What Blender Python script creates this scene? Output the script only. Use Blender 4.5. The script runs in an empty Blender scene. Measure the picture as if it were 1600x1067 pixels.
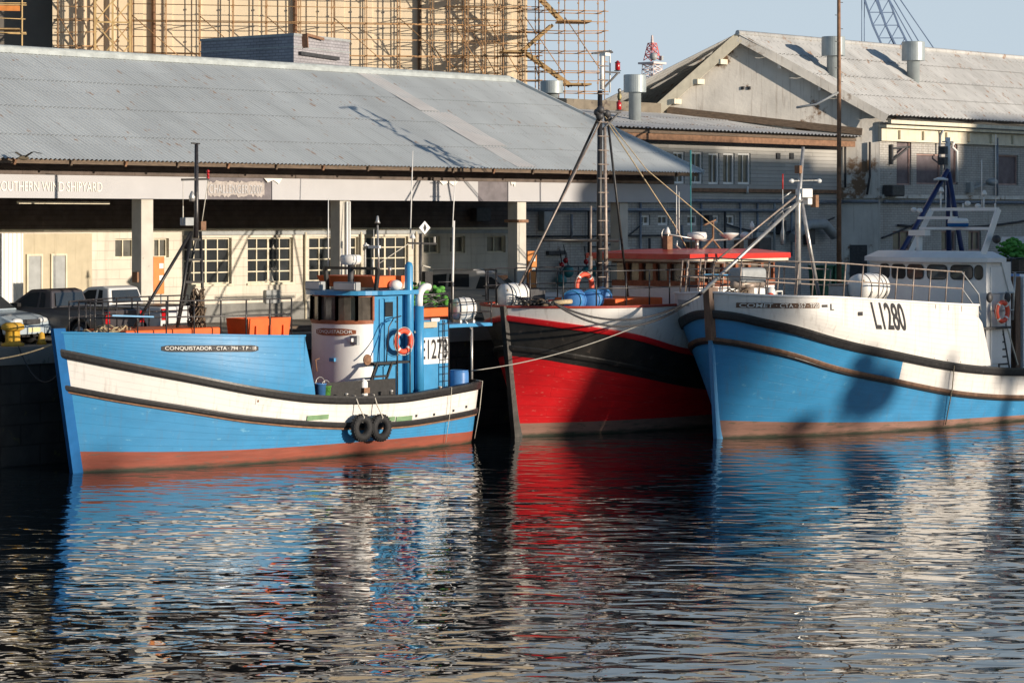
import bpy, math, random
from mathutils import Vector, Matrix
random.seed(7)
R = math.radians
sc = bpy.context.scene
COL = sc.collection
# ------------------------------------------------------------------ camera, world, sun, exposure
# world frame: +x runs along the quay (away to the right), +y goes inland, z up, water at z=0
CAMH = 6.6; FPX = 4000.0; HORIZ = 340.0
C48, S48 = math.cos(R(48)), math.sin(R(48))
cam = bpy.data.objects.new('camera', bpy.data.cameras.new('camera'))
COL.objects.link(cam)
cam.location = (0, 0, CAMH); cam.rotation_euler = (R(90), 0, R(-48))
cam.data.sensor_width = 36; cam.data.lens = 36*FPX/1600
cam.data.shift_y = -(533.5-HORIZ)/1600
cam.data.clip_start = 1; cam.data.clip_end = 6000
sc.camera = cam
SUN_EL = 9.0; GLOW = (4.0, 4.75, 5.4)
SUN_AZ = 12.0          # degrees from -y towards +x
tosun = Vector((math.sin(R(SUN_AZ))*math.cos(R(SUN_EL)), -math.cos(R(SUN_AZ))*math.cos(R(SUN_EL)), math.sin(R(SUN_EL))))
w = bpy.data.worlds.new('World'); sc.world = w; w.use_nodes = True
nt = w.node_tree; bg = nt.nodes['Background']
sky = nt.nodes.new('ShaderNodeTexSky'); sky.sky_type = 'NISHITA'; sky.sun_disc = False
sky.sun_elevation = R(SUN_EL); sky.sun_rotation = R(180-SUN_AZ); sky.altitude = 0
sky.air_density = 1.0; sky.dust_density = 0.6; sky.ozone_density = 3.0
def wmath(op, *v):
    n = nt.nodes.new('ShaderNodeMath'); n.operation = op
    for i_, q in enumerate(v):
        if hasattr(q, 'links'): nt.links.new(q, n.inputs[i_])
        else: n.inputs[i_].default_value = q
    return n.outputs[0]
wtc = nt.nodes.new('ShaderNodeTexCoord'); wsx = nt.nodes.new('ShaderNodeSeparateXYZ'); nt.links.new(wtc.outputs['Generated'], wsx.inputs[0])
def wramp(v, a, c):
    r = nt.nodes.new('ShaderNodeMapRange'); r.interpolation_type = 'SMOOTHSTEP'; r.inputs[1].default_value = a; r.inputs[2].default_value = c; nt.links.new(v, r.inputs[0]); return r.outputs[0]
# pale evening glow low in the sky, opposite the sun
gfac = wmath('MULTIPLY', wramp(wsx.outputs[1], -.1, .55), wramp(wsx.outputs[2], .75, .0))
glow = nt.nodes.new('ShaderNodeMix'); glow.data_type = 'RGBA'; glow.blend_type = 'MIX'
nt.links.new(gfac, glow.inputs[0]); nt.links.new(sky.outputs[0], glow.inputs[6]); glow.inputs[7].default_value = (*GLOW, 1)
nt.links.new(glow.outputs[2], bg.inputs[0]); bg.inputs[1].default_value = 0.12
sun = bpy.data.objects.new('sun', bpy.data.lights.new('sun', 'SUN')); COL.objects.link(sun)
sun.data.energy = 5.0; sun.data.angle = R(0.53); sun.data.color = (1.0, 0.86, 0.69)
sun.rotation_euler = (-tosun).to_track_quat('-Z', 'Y').to_euler()
sc.view_settings.view_transform = 'Standard'; sc.view_settings.look = 'None'
sc.view_settings.exposure = 0.2; sc.view_settings.gamma = 1

# ------------------------------------------------------------------ materials
MAT = {}
def mat(name, col, rough=.6, metal=0, var=.25, vs=3.0, bump=.0, bs=30, dirt=None, dth=.62, dsc=2.0, bmix=.75, grime=None, uv='wall',
        streak=0, brick=None, planks=None, spec=.5, coat=0, trans=0, stretch=(1,1,1)):
    if name in MAT: return MAT[name]
    m = bpy.data.materials.new(name); m.use_nodes = True; MAT[name] = m
    N = m.node_tree.nodes; Lk = m.node_tree.links; b = N['Principled BSDF']
    b.inputs['Roughness'].default_value = rough; b.inputs['Metallic'].default_value = metal
    b.inputs['Specular IOR Level'].default_value = spec
    if coat: b.inputs['Coat Weight'].default_value = coat; b.inputs['Coat Roughness'].default_value = .15
    if trans: b.inputs['Transmission Weight'].default_value = trans
    tc = N.new('ShaderNodeTexCoord'); mp = N.new('ShaderNodeMapping'); mp.inputs['Scale'].default_value = stretch
    Lk.new(tc.outputs['Object'], mp.inputs[0])
    def noise(s, d=5, v=None, r=.55):
        n = N.new('ShaderNodeTexNoise'); n.inputs['Scale'].default_value = s; n.inputs['Detail'].default_value = d
        n.inputs['Roughness'].default_value = r
        Lk.new(v or mp.outputs[0], n.inputs['Vector']); return n.outputs[0]
    def ramp(f, a, c):
        r = N.new('ShaderNodeMapRange'); r.inputs[1].default_value = a; r.inputs[2].default_value = c
        Lk.new(f, r.inputs[0]); return r.outputs[0]
    def mix(f, a, c):
        x = N.new('ShaderNodeMix'); x.data_type = 'RGBA'
        if hasattr(f, 'links'): Lk.new(f, x.inputs[0])
        else: x.inputs[0].default_value = f
        for k, q in ((6, a), (7, c)):
            if hasattr(q, 'links'): Lk.new(q, x.inputs[k])
            else: x.inputs[k].default_value = (*q, 1)
        return x.outputs[2]
    dk = tuple(c*(1-var) for c in col); lt = tuple(min(1, c*(1+var*.45)) for c in col)
    c = mix(ramp(noise(vs), .3, .7), dk, lt)
    hgt = None
    if brick or planks:
        sx = N.new('ShaderNodeSeparateXYZ'); Lk.new(tc.outputs['Object'], sx.inputs[0])
        ad = N.new('ShaderNodeMath'); Lk.new(sx.outputs[0], ad.inputs[0]); Lk.new(sx.outputs[1], ad.inputs[1])
        cb = N.new('ShaderNodeCombineXYZ')
        if uv == 'hull':
            cb = N.new('ShaderNodeUVMap')
        elif uv == 'roof':
            Lk.new(sx.outputs[0], cb.inputs[0]); Lk.new(sx.outputs[1], cb.inputs[1])
        elif planks == 'v':
            Lk.new(sx.outputs[2], cb.inputs[0]); Lk.new(ad.outputs[0], cb.inputs[1])
        else:
            Lk.new(ad.outputs[0], cb.inputs[0]); Lk.new(sx.outputs[2], cb.inputs[1])
        br = N.new('ShaderNodeTexBrick'); Lk.new(cb.outputs[0], br.inputs[0])
        br.inputs['Scale'].default_value = 1
        bw, bh, mo = brick if brick else (4.0, .16, .012)
        br.inputs['Brick Width'].default_value = bw; br.inputs['Row Height'].default_value = bh
        br.inputs['Mortar Size'].default_value = mo; br.inputs['Mortar Smooth'].default_value = .3
        br.inputs[1].default_value = (1,1,1,1); br.inputs[2].default_value = (.8,.8,.8,1); br.inputs[3].default_value = (.45,.45,.45,1)
        x = N.new('ShaderNodeMix'); x.data_type = 'RGBA'; x.blend_type = 'MULTIPLY'; x.inputs[0].default_value = bmix
        Lk.new(c, x.inputs[6]); Lk.new(br.outputs[0], x.inputs[7]); c = x.outputs[2]
        iv = N.new('ShaderNodeMath'); iv.operation = 'SUBTRACT'; iv.inputs[0].default_value = 1; Lk.new(br.outputs['Fac'], iv.inputs[1])
        hgt = iv.outputs[0]
    if streak:
        m2 = N.new('ShaderNodeMapping'); m2.inputs['Scale'].default_value = (5, 5, .35); Lk.new(tc.outputs['Object'], m2.inputs[0])
        s_ = ramp(noise(1.6, 4, m2.outputs[0]), .54, .78)
        mm = N.new('ShaderNodeMath'); mm.operation = 'MULTIPLY'; mm.inputs[1].default_value = streak; Lk.new(s_, mm.inputs[0])
        c = mix(mm.outputs[0], c, (.16, .10, .06))
    if dirt:
        c = mix(ramp(noise(dsc, 8, None, .68), dth, dth+.06), c, dirt)
    if grime:
        z0, z1, gc = grime; s3 = N.new('ShaderNodeSeparateXYZ'); Lk.new(tc.outputs['Object'], s3.inputs[0])
        n2 = noise(2.2, 6, None, .7); g1 = N.new('ShaderNodeMath'); g1.operation = 'MULTIPLY_ADD'; g1.inputs[1].default_value = -(z1-z0)*2.4
        Lk.new(n2, g1.inputs[0]); Lk.new(s3.outputs[2], g1.inputs[2])
        r3 = N.new('ShaderNodeMapRange'); r3.inputs[1].default_value = z1-(z1-z0)*1.3; r3.inputs[2].default_value = z0-(z1-z0)*1.3; Lk.new(g1.outputs[0], r3.inputs[0])
        c = mix(r3.outputs[0], c, gc)
    Lk.new(c, b.inputs['Base Color'])
    if bump or hgt is not None:
        bp = N.new('ShaderNodeBump'); bp.inputs['Strength'].default_value = 1
        bp.inputs['Distance'].default_value = bump if bump else .006
        Lk.new(noise(bs) if hgt is None else hgt, bp.inputs['Height']); Lk.new(bp.outputs[0], b.inputs['Normal'])
    if rough > .2:
        rr = N.new('ShaderNodeMapRange'); rr.inputs[3].default_value = rough*.75; rr.inputs[4].default_value = min(1, rough*1.25)
        Lk.new(noise(vs*2.3), rr.inputs[0]); Lk.new(rr.outputs[0], b.inputs['Roughness'])
    return m
def M(n): return MAT[n]
mat('cream_wall', (.67,.62,.535), .85, var=.14, vs=.9, bmix=.3, brick=(.9,.3,.008), dirt=(.45,.30,.18), dth=.68, dsc=1.3, streak=.3)
mat('beige_panel', (.50,.44,.32), .8, var=.1, streak=.3)
mat('cream_trim', (.72,.66,.52), .8, var=.15, streak=.3)
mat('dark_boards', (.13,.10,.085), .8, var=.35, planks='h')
mat('plinth', (.22,.22,.21), .9, var=.4, vs=2, dirt=(.08,.07,.06), bump=.01)
mat('roof_iron', (.52,.555,.565), .55, metal=0, var=.14, vs=.5, dirt=(.38,.28,.22), dth=.61, dsc=4.5, stretch=(1.3,.35,.35), brick=(.82,1.83,.018), uv='roof', bmix=.28, bump=.0001)
mat('roof_light', (.66,.64,.62), .5, var=.12, vs=1)
mat('roof_old', (.55,.55,.54), .7, var=.22, vs=.8, dirt=(.34,.22,.15), dth=.59, dsc=2.5, stretch=(1.3,.5,.5), brick=(.9,2.2,.03), uv='roof', bmix=.35, bump=.0001)
mat('ridge_cap', (.36,.40,.41), .6, var=.25, vs=3, dirt=(.45,.32,.12), dth=.70)
mat('sign_board', (.44,.44,.46), .6, var=.06, vs=1)
mat('sign_dark', (.16,.145,.16), .7, var=.3)
mat('sign_pale', (.80,.76,.70), .6, var=.1)
mat('sign_faded', (.42,.38,.36), .7, var=.3, vs=9)
mat('old_wood', (.14,.10,.07), .85, var=.45, vs=5, stretch=(1,1,6))
mat('rust_wood', (.26,.14,.08), .8, var=.4, vs=6)
mat('column_paint', (.56,.53,.47), .8, var=.16, vs=2, dirt=(.22,.18,.14), dth=.66, dsc=3)
mat('white_brick', (.50,.48,.45), .85, var=.16, vs=.8, brick=(.30,.105,.012), dirt=(.20,.15,.11), dth=.63, dsc=.8, streak=.6)
mat('old_parapet', (.20,.17,.13), .9, var=.4, vs=1.5, dirt=(.08,.06,.05), dth=.6)
mat('grey_brick', (.36,.35,.38), .9, var=.2, vs=1, brick=(.30,.11,.014))
mat('peel_plaster', (.68,.65,.60), .9, var=.22, vs=.7, dirt=(.20,.125,.075), dth=.575, dsc=.55, bump=.012, bs=6, streak=.5)
mat('board_white', (.48,.47,.45), .8, var=.14, vs=1, planks='h', dirt=(.28,.22,.17), dth=.68)
mat('silo', (.74,.62,.45), .85, var=.08, vs=.25, streak=.12)
mat('silo_shaded', (.17,.15,.13), .9, var=.2, vs=.4)  # silo colour darkened to stand for the shade in the recess
mat('scaffold', (.42,.24,.11), .6, metal=.0, var=.4, vs=2)
mat('scaffold_pale', (.55,.38,.17), .6, var=.3, vs=2)
mat('scaffold_board', (.42,.28,.13), .8, var=.35, vs=4)
mat('orange_board', (.62,.22,.05), .6, var=.2)
mat('glass', (.035,.04,.045), .08, spec=.8, var=.2)
mat('glass_car', (.03,.035,.04), .05, spec=.9, var=.1)
mat('glass_cabin', (.11,.095,.08), .12, spec=.8, var=.5, vs=3)
mat('glass_dirty', (.12,.12,.11), .3, var=.5, vs=2)
mat('boarded', (.16,.13,.14), .8, var=.3, vs=3)
mat('frame_pink', (.42,.28,.25), .8, var=.3)
mat('grey_metal', (.34,.36,.37), .5, metal=.0, var=.2, vs=4)
mat('vent_metal', (.36,.41,.43), .45, metal=.2, var=.15)
mat('pipe_grey', (.22,.25,.30), .5, metal=.2, var=.3, vs=5)
mat('dark_steel', (.06,.06,.065), .55, metal=.2, var=.4, vs=8)
mat('black_paint', (.022,.021,.022), .45, var=.5, vs=12, dirt=(.30,.26,.22), dth=.66, dsc=14)
mat('black_rail', (.045,.042,.045), .35, metal=.2, var=.5, vs=15, dirt=(.45,.40,.33), dth=.63, dsc=11)
mat('galv', (.52,.51,.49), .35, metal=.6, var=.3, vs=6, dirt=(.24,.15,.10), dth=.64, dsc=9)
mat('steel_rust', (.35,.29,.25), .5, metal=.3, var=.35, vs=9, dirt=(.22,.11,.06), dth=.58, dsc=12)
mat('brown_timber', (.15,.085,.055), .55, var=.45, vs=7, bump=.006, stretch=(1,1,.3))
mat('varnish_wood', (.30,.10,.05), .55, var=.35, vs=6, spec=.3)
mat('hull_blue', (.040,.25,.50), .45, var=.10, vs=1.5, bump=.003, bs=1.9, coat=.05, dirt=(.11,.34,.54), dth=.63, dsc=3.5, streak=.2, stretch=(1,1,2), brick=(3.1,.15,.005), uv='hull', bmix=.06)
mat('deck_blue', (.045,.27,.53), .4, var=.12, vs=3, coat=.2, streak=.1)
mat('deep_blue', (.015,.11,.30), .8, var=.15, vs=3, spec=.15)
mat('hull_white', (.76,.74,.71), .42, var=.06, vs=1.2, bump=.003, bs=2.2, streak=.36, dirt=(.50,.38,.28), dth=.68, dsc=4, brick=(3.1,.15,.005), uv='hull', bmix=.06)
mat('white_paint', (.80,.80,.79), .4, var=.07, vs=2, streak=.06)
mat('plastic_white', (.78,.77,.74), .35, var=.05)
mat('boot_red', (.27,.065,.038), .6, var=.3, vs=2, bump=.01, bs=3, dirt=(.16,.08,.06), dth=.58, dsc=5, stretch=(.4,.4,2.5), grime=(.02,.13,(.03,.035,.02)))
mat('boot_pink', (.27,.145,.11), .7, var=.3, vs=2, bump=.01, bs=3, dirt=(.14,.10,.07), dth=.55, dsc=5, stretch=(.4,.4,2.5), grime=(.02,.14,(.03,.035,.02)))
mat('hull_red', (.60,.008,.012), .42, var=.18, vs=2, bump=.004, bs=2.2, coat=.08, stretch=(.6,1,2.4), dirt=(.60,.10,.08), dth=.61, dsc=6, brick=(3.1,.15,.006), uv='hull', bmix=.15)
mat('red_paint', (.60,.03,.02), .4, var=.15, vs=4, coat=.2)
mat('hull_black', (.022,.020,.018), .45, var=.5, vs=2.5, bump=.010, bs=3, dirt=(.07,.055,.045), dth=.60, dsc=3)
mat('orange_paint', (.78,.13,.02), .5, var=.15, vs=4, dirt=(.4,.1,.04), dth=.68)
mat('red_deck', (.38,.05,.03), .55, var=.25, vs=4)
mat('rubber', (.02,.02,.022), .75, var=.4, vs=10, bump=.004, bs=40)
mat('rope_cream', (.50,.40,.25), .9, var=.4, vs=20)
mat('rope_dark', (.05,.05,.055), .8, var=.3, vs=20)
mat('rope_white', (.62,.58,.50), .8, var=.2, vs=20)
mat('net_brown', (.17,.12,.08), .95, var=.6, vs=12, bump=.02)
mat('net_green', (.10,.33,.05), .8, var=.5, vs=10, bump=.02)
mat('green_pad', (.20,.34,.18), .8, var=.3)
mat('dark_green', (.03,.13,.07), .7, var=.4, vs=8)
mat('lifering', (.80,.10,.05), .5, var=.12, vs=6)
mat('barrel_blue', (.07,.22,.52), .35, var=.2, vs=5)
mat('teal_float', (.04,.22,.24), .5, var=.3, vs=6)
mat('yellow_paint', (.62,.36,.04), .6, var=.3, vs=6, dirt=(.2,.12,.05), dth=.62, dsc=8)
mat('car_grey', (.055,.05,.055), .35, var=.1, coat=.5)
mat('car_white', (.66,.66,.66), .3, var=.04, coat=.6)
mat('car_silver', (.40,.40,.40), .35, metal=.3, var=.06, coat=.5)
mat('car_sky', (.44,.52,.58), .3, metal=.1, var=.05, coat=.6)
mat('red_lamp', (.45,.01,.015), .2, var=.1)
mat('clear_lamp', (.6,.62,.62), .15, var=.1)
mat('plate', (.65,.6,.35), .5, var=.1)
mat('black_text', (.02,.02,.025), .6, var=.2)
mat('white_text', (.85,.84,.8), .6, var=.08)
mat('hubcap', (.55,.55,.56), .3, metal=.6, var=.1)
mat('concrete', (.24,.225,.20), .9, var=.3, vs=.6, dirt=(.10,.09,.08), dth=.62, dsc=1.2, bump=.01)
mat('quay_stone', (.055,.05,.045), .85, var=.5, vs=1.5, brick=(1.3,.55,.03), dirt=(.10,.09,.03), dth=.60, dsc=1.6)
mat('tower_red', (.62,.16,.16), .7, var=.1)
mat('tower_white', (.66,.56,.55), .7, var=.1)
mat('crane_blue', (.13,.20,.34), .6, var=.15)
mat('mast_blue', (.02,.035,.13), .4, var=.3)
mat('bird_dark', (.10,.08,.05), .8, var=.4, vs=20)
mat('bird_pale', (.5,.42,.2), .8, var=.5, vs=20)

def water_material():
    m = bpy.data.materials.new('harbour_water'); m.use_nodes = True
    N = m.node_tree.nodes; Lk = m.node_tree.links; b = N['Principled BSDF']
    b.inputs['Base Color'].default_value = (.006, .010, .013, 1); b.inputs['Roughness'].default_value = .015
    b.inputs['IOR'].default_value = 1.75; b.inputs['Specular IOR Level'].default_value = .9
    tc = N.new('ShaderNodeNewGeometry')
    acc = None
    for sc_, amp, det, dist, rot, st in WAVES:
        mp = N.new('ShaderNodeMapping'); mp.vector_type = 'TEXTURE'; mp.inputs['Rotation'].default_value = (0, 0, R(-rot)); mp.inputs['Scale'].default_value = (1/st, 1, 1)
        Lk.new(tc.outputs['Position'], mp.inputs[0])
        n = N.new('ShaderNodeTexNoise'); n.inputs['Scale'].default_value = sc_; n.inputs['Detail'].default_value = det
        n.inputs['Roughness'].default_value = .45; n.inputs['Distortion'].default_value = dist
        Lk.new(mp.outputs[0], n.inputs['Vector'])
        q = N.new('ShaderNodeMath'); q.operation = 'MULTIPLY_ADD'; q.inputs[1].default_value = amp
        Lk.new(n.outputs[0], q.inputs[0])
        if acc is not None: Lk.new(acc, q.inputs[2])
        else: q.inputs[2].default_value = 0
        acc = q.outputs[0]
    bp = N.new('ShaderNodeBump'); bp.inputs['Distance'].default_value = 1.0; bp.inputs['Strength'].default_value = 1
    Lk.new(acc, bp.inputs['Height']); Lk.new(bp.outputs[0], b.inputs['Normal'])
    return m
# scale, height in metres, detail, distortion, rotation, stretch
WAVES = [(.42, .055, 1, .2, 44, .7), (1.75, .034, 1.0, .5, 53, .62), (3.8, .0045, .6, .3, 40, .7)]

# ------------------------------------------------------------------ mesh helpers
class MB:
    def __init__(s): s.v = []; s.f = []; s.sm = []
    def add(s, vs, fs, smooth=False):
        o = len(s.v); s.v += [tuple(p) for p in vs]
        s.f += [tuple(i+o for i in f) for f in fs]; s.sm += [smooth]*len(fs); return s
    def box(s, x0, x1, y0, y1, z0, z1):
        return s.add([(x0,y0,z0),(x1,y0,z0),(x1,y1,z0),(x0,y1,z0),(x0,y0,z1),(x1,y0,z1),(x1,y1,z1),(x0,y1,z1)],
                     [(0,3,2,1),(4,5,6,7),(0,1,5,4),(1,2,6,5),(2,3,7,6),(3,0,4,7)])
    def bar(s, p, q, w, h=None):
        h = h or w; p = Vector(p); q = Vector(q); d = (q-p).normalized()
        a = d.cross(Vector((0,0,1)));
        if a.length < 1e-3: a = Vector((1,0,0))
        a.normalize(); b = a.cross(d).normalized()
        vs = [c+a*(sx*w/2)+b*(sz*h/2) for c in (p, q) for sx, sz in ((-1,-1),(1,-1),(1,1),(-1,1))]
        return s.add(vs, [(0,1,2,3),(7,6,5,4),(0,4,5,1),(1,5,6,2),(2,6,7,3),(3,7,4,0)])
    def tube(s, pts, r, n=8, cap=True):
        pts = [Vector(p) for p in pts]; rr = r if isinstance(r, (list, tuple)) else [r]*len(pts)
        ref = None; vs = []
        for i, p in enumerate(pts):
            d = (pts[min(i+1, len(pts)-1)]-pts[max(i-1, 0)]).normalized()
            if ref is None:
                ref = d.cross(Vector((0,0,1)))
                if ref.length < 1e-3: ref = Vector((1,0,0))
            a = (ref-d*ref.dot(d)).normalized(); ref = a; b = d.cross(a)
            for k in range(n):
                t = 2*math.pi*k/n; vs.append(p+(a*math.cos(t)+b*math.sin(t))*rr[i])
        fs = [(i*n+k, i*n+(k+1) % n, (i+1)*n+(k+1) % n, (i+1)*n+k) for i in range(len(pts)-1) for k in range(n)]
        s.add(vs, fs, True)
        if cap:
            o = len(s.v)-len(vs); m = len(pts)
            s.f += [tuple(o+k for k in reversed(range(n))), tuple(o+(m-1)*n+k for k in range(n))]; s.sm += [False]*2
        return s
    def lathe(s, prof, o=(0,0,0), ax='z', n=20, smooth=True):
        vs = []; 
        for r, h in prof:
            for k in range(n):
                t = 2*math.pi*k/n; a, b = r*math.cos(t), r*math.sin(t)
                p = {'z': (a, b, h), 'x': (h, a, b), 'y': (b, h, a)}[ax]
                vs.append((p[0]+o[0], p[1]+o[1], p[2]+o[2]))
        m = len(prof)
        fs = [(i*n+k, i*n+(k+1) % n, (i+1)*n+(k+1) % n, (i+1)*n+k) for i in range(m-1) for k in range(n)]
        fs += [tuple(reversed(range(n))), tuple((m-1)*n+k for k in range(n))]
        return s.add(vs, fs, smooth)
    def sph(s, c, r, sx=1, sy=1, sz=1, n=12):
        prof = [(max(1e-4, math.sin(math.pi*i/n)), -math.cos(math.pi*i/n)) for i in range(n+1)]
        t = MB().lathe(prof, n=n+4)
        return s.add([(c[0]+p[0]*r*sx, c[1]+p[1]*r*sy, c[2]+p[2]*r*sz) for p in t.v], t.f, True)
    def torus(s, c, Rr, r, ax='y', n=28, m=10, sq=1):
        vs = []
        for i in range(n):
            t = 2*math.pi*i/n
            for k in range(m):
                u = 2*math.pi*k/m; q = Rr+r*math.cos(u); h = r*math.sin(u)*sq
                p = {'y': (q*math.cos(t), h, q*math.sin(t)), 'x': (h, q*math.cos(t), q*math.sin(t)), 'z': (q*math.cos(t), q*math.sin(t), h)}[ax]
                vs.append((p[0]+c[0], p[1]+c[1], p[2]+c[2]))
        return s.add(vs, [(i*m+k, i*m+(k+1) % m, ((i+1) % n)*m+(k+1) % m, ((i+1) % n)*m+k) for i in range(n) for k in range(m)], True)
    def prism(s, poly, vec):
        n = len(poly); p = [Vector(q) for q in poly]; v = Vector(vec)
        return s.add(p+[q+v for q in p], [tuple(range(n)), tuple(reversed(range(n, 2*n)))]+[(i, (i+1) % n, n+(i+1) % n, n+i) for i in range(n)])
    def grid(s, rows, smooth=True):
        n = len(rows[0]); vs = [p for r in rows for p in r]
        return s.add(vs, [(i*n+k, i*n+k+1, (i+1)*n+k+1, (i+1)*n+k) for i in range(len(rows)-1) for k in range(n-1)], smooth)
    def build(s, name, material, parent=None, world=False, bevel=0):
        me = bpy.data.meshes.new(name)
        vs = s.v
        if world and parent is not None:
            fr = frame_of(parent); vs = [fr.to(p) for p in vs]
        me.from_pydata([tuple(p) for p in vs], [], s.f); me.update()
        me.polygons.foreach_set('use_smooth', s.sm)
        if getattr(s, 'uv', None):
            lay = me.uv_layers.new(name='UVMap'); vi = [0]*len(me.loops); me.loops.foreach_get('vertex_index', vi); fl = []
            for k in vi: fl += s.uv.get(k, (0.0, 0.0))
            lay.data.foreach_set('uv', fl)
        if material: me.materials.append(M(material) if isinstance(material, str) else material)
        o = bpy.data.objects.new(name, me); COL.objects.link(o)
        if parent: o.parent = parent
        if bevel:
            b = o.modifiers.new('bevel', 'BEVEL'); b.width = bevel; b.segments = 3; b.limit_method = 'ANGLE'
        return o
class Frame:
    def __init__(s, loc=(0,0,0), rz=0): s.l = Vector(loc); s.r = rz; s.c = math.cos(rz); s.s = math.sin(rz)
    def to(s, p):
        x, y, z = p[0]-s.l[0], p[1]-s.l[1], p[2]-s.l[2]; return (x*s.c+y*s.s, -x*s.s+y*s.c, z)
    def out(s, p): return (p[0]*s.c-p[1]*s.s+s.l[0], p[0]*s.s+p[1]*s.c+s.l[1], p[2]+s.l[2])
    def ray(s, px, py):
        a = (px-800)/FPX; x, y = C48*a+S48, -S48*a+C48
        return (x*s.c+y*s.s, -x*s.s+y*s.c, (HORIZ-py)/FPX), s.to((0, 0, CAMH))
    def onY(s, px, py, y):
        d, o = s.ray(px, py); t = (y-o[1])/d[1]; return (o[0]+t*d[0], y, o[2]+t*d[2])
    def onX(s, px, py, x):
        d, o = s.ray(px, py); t = (x-o[0])/d[0]; return (x, o[1]+t*d[1], o[2]+t*d[2])
    def onZ(s, px, py, z):
        d, o = s.ray(px, py); t = (z-o[2])/d[2]; return (o[0]+t*d[0], o[1]+t*d[1], z)
    def atD(s, px, py, D):
        d, o = s.ray(px, py); return (o[0]+D*d[0], o[1]+D*d[1], o[2]+D*d[2])
WF = Frame()
def frame_of(o):
    while o.parent: o = o.parent
    return Frame(o.location, o.rotation_euler[2])
def tag(o, label=None, cat=None, group=None, kind=None):
    for k, v in (('label', label), ('category', cat), ('group', group), ('kind', kind)):
        if v: o[k] = v
    return o
def thing(name, label, cat, loc=(0,0,0), rz=0, group=None):
    o = bpy.data.objects.new(name, None); COL.objects.link(o); o.location = loc; o.rotation_euler = (0,0,rz)
    o.empty_display_size = .3
    return tag(o, label, cat, group)
def copy_tree(o, parent=None, link=True):
    c = o.copy(); COL.objects.link(c); c.parent = parent
    for ch in [x for x in o.children]: copy_tree(ch, c)
    return c
def text2d(body, size=1.0, sx=1.0, bold=0.0, space=1.0):
    cu = bpy.data.curves.new('lettering', 'FONT'); cu.body = body; cu.size = size; cu.offset = bold; cu.space_character = space
    o = bpy.data.objects.new('lettering', cu); COL.objects.link(o)
    dg = bpy.context.evaluated_depsgraph_get(); dg.update()
    me = bpy.data.meshes.new_from_object(o.evaluated_get(dg))
    vs = [(v.co.x*sx, v.co.y) for v in me.vertices]; fs = [tuple(p.vertices) for p in me.polygons]
    bpy.data.objects.remove(o); bpy.data.curves.remove(cu); bpy.data.meshes.remove(me)
    x0 = min(v[0] for v in vs); x1 = max(v[0] for v in vs)
    return [(v[0]-x0, v[1]) for v in vs], fs, x1-x0
def fit_text(body, width, height, bold=0.0, space=1.0):
    vs, fs, wd = text2d(body, 1.0, 1.0, bold, space); hh = max(v[1] for v in vs); lo = min(v[1] for v in vs)
    return [(v[0]/wd*width, (v[1]-lo)/(hh-lo)*height) for v in vs], fs
def lerp_pts(pts):
    def f(s):
        if s <= pts[0][0]: a, b = pts[0], pts[1]
        elif s >= pts[-1][0]: return pts[-1][1]
        else:
            i = max(k for k in range(len(pts)-1) if pts[k][0] <= s)
            a, b = pts[i], pts[i+1]
            # catmull-rom
            p0 = pts[max(i-1, 0)]; p3 = pts[min(i+2, len(pts)-1)]
            t = (s-a[0])/(b[0]-a[0]); h = b[0]-a[0]
            m1 = (b[1]-p0[1])/(b[0]-p0[0])*h; m2 = (p3[1]-a[1])/(p3[0]-a[0])*h
            return (2*t**3-3*t*t+1)*a[1]+(t**3-2*t*t+t)*m1+(-2*t**3+3*t*t)*b[1]+(t**3-t*t)*m2
        t = (s-a[0])/(b[0]-a[0]); return a[1]+(b[1]-a[1])*t
    return f
def catenary(p, q, sag, n=16):
    p = Vector(p); q = Vector(q)
    return [p.lerp(q, i/n)-Vector((0, 0, sag*4*(i/n)*(1-i/n))) for i in range(n+1)]
# ================================================================== SETTING
GZ = 3.15; QY = 55.2
MB().add([(-600,-900,0),(1500,-900,0),(1500,56,0),(-600,56,0)], [(0,1,2,3)]).build('water', water_material())['kind'] = 'structure'
MB().add([(-600,QY+.5,GZ),(1800,QY+.5,GZ),(1800,2500,GZ),(-600,2500,GZ)], [(0,1,2,3)]).build('ground', 'concrete')['kind'] = 'structure'
q = thing('quay_wall', 'dark mossy stone quay wall behind the moored boats', 'quay wall', (60, QY, 0))
mb = MB(); mb.box(-600, 1500, QY, QY+1.0, -1.5, GZ-.45); mb.build('stone_face', 'quay_stone', q, True)
mb = MB(); mb.box(-600, 1500, QY-.06, QY+.9, GZ-.45, GZ+.02); mb.build('coping', 'concrete', q, True)
mb = MB()
for i, x in enumerate((38.6, 39.5)):
    mb.box(x, x+.3, QY-.3, QY, -1, 2.6-.4*i)
mb.build('fender_pile', 'old_wood', q, True)

# ================================================================== SHIPYARD SHED
def corrugated(mb, x0, x1, pts, period, amp, spp=8, step=.012):
    n = int((x1-x0)/period*spp); vs = []
    for j in range(len(pts)-1):
        (ya, za), (yb, zb) = pts[j], pts[j+1]; dy, dz = yb-ya, zb-za; L = math.hypot(dy, dz); ny, nz = -dz/L, dy/L
        rows = []
        for (y, z, o) in ((ya, za, step), (yb, zb, 0)):
            rows.append([(x0+(x1-x0)*i/n, y+ny*(amp*math.sin(2*math.pi*i/spp)+o), z+nz*(amp*math.sin(2*math.pi*i/spp)+o)) for i in range(n+1)])
        mb.grid(rows, True)
XL, XR = 30.0, 73.0
EY, EZ, RY, RZ = 56.5, 8.20, 64.3, 11.78
def roofz(y): return EZ+(y-EY)*(RZ-EZ)/(RY-EY)
shed = thing('shipyard_shed', 'long cream quayside shed with grey corrugated iron roof and lettered fascia', 'shed', (52, 57.5, GZ))
mb = MB()
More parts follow.
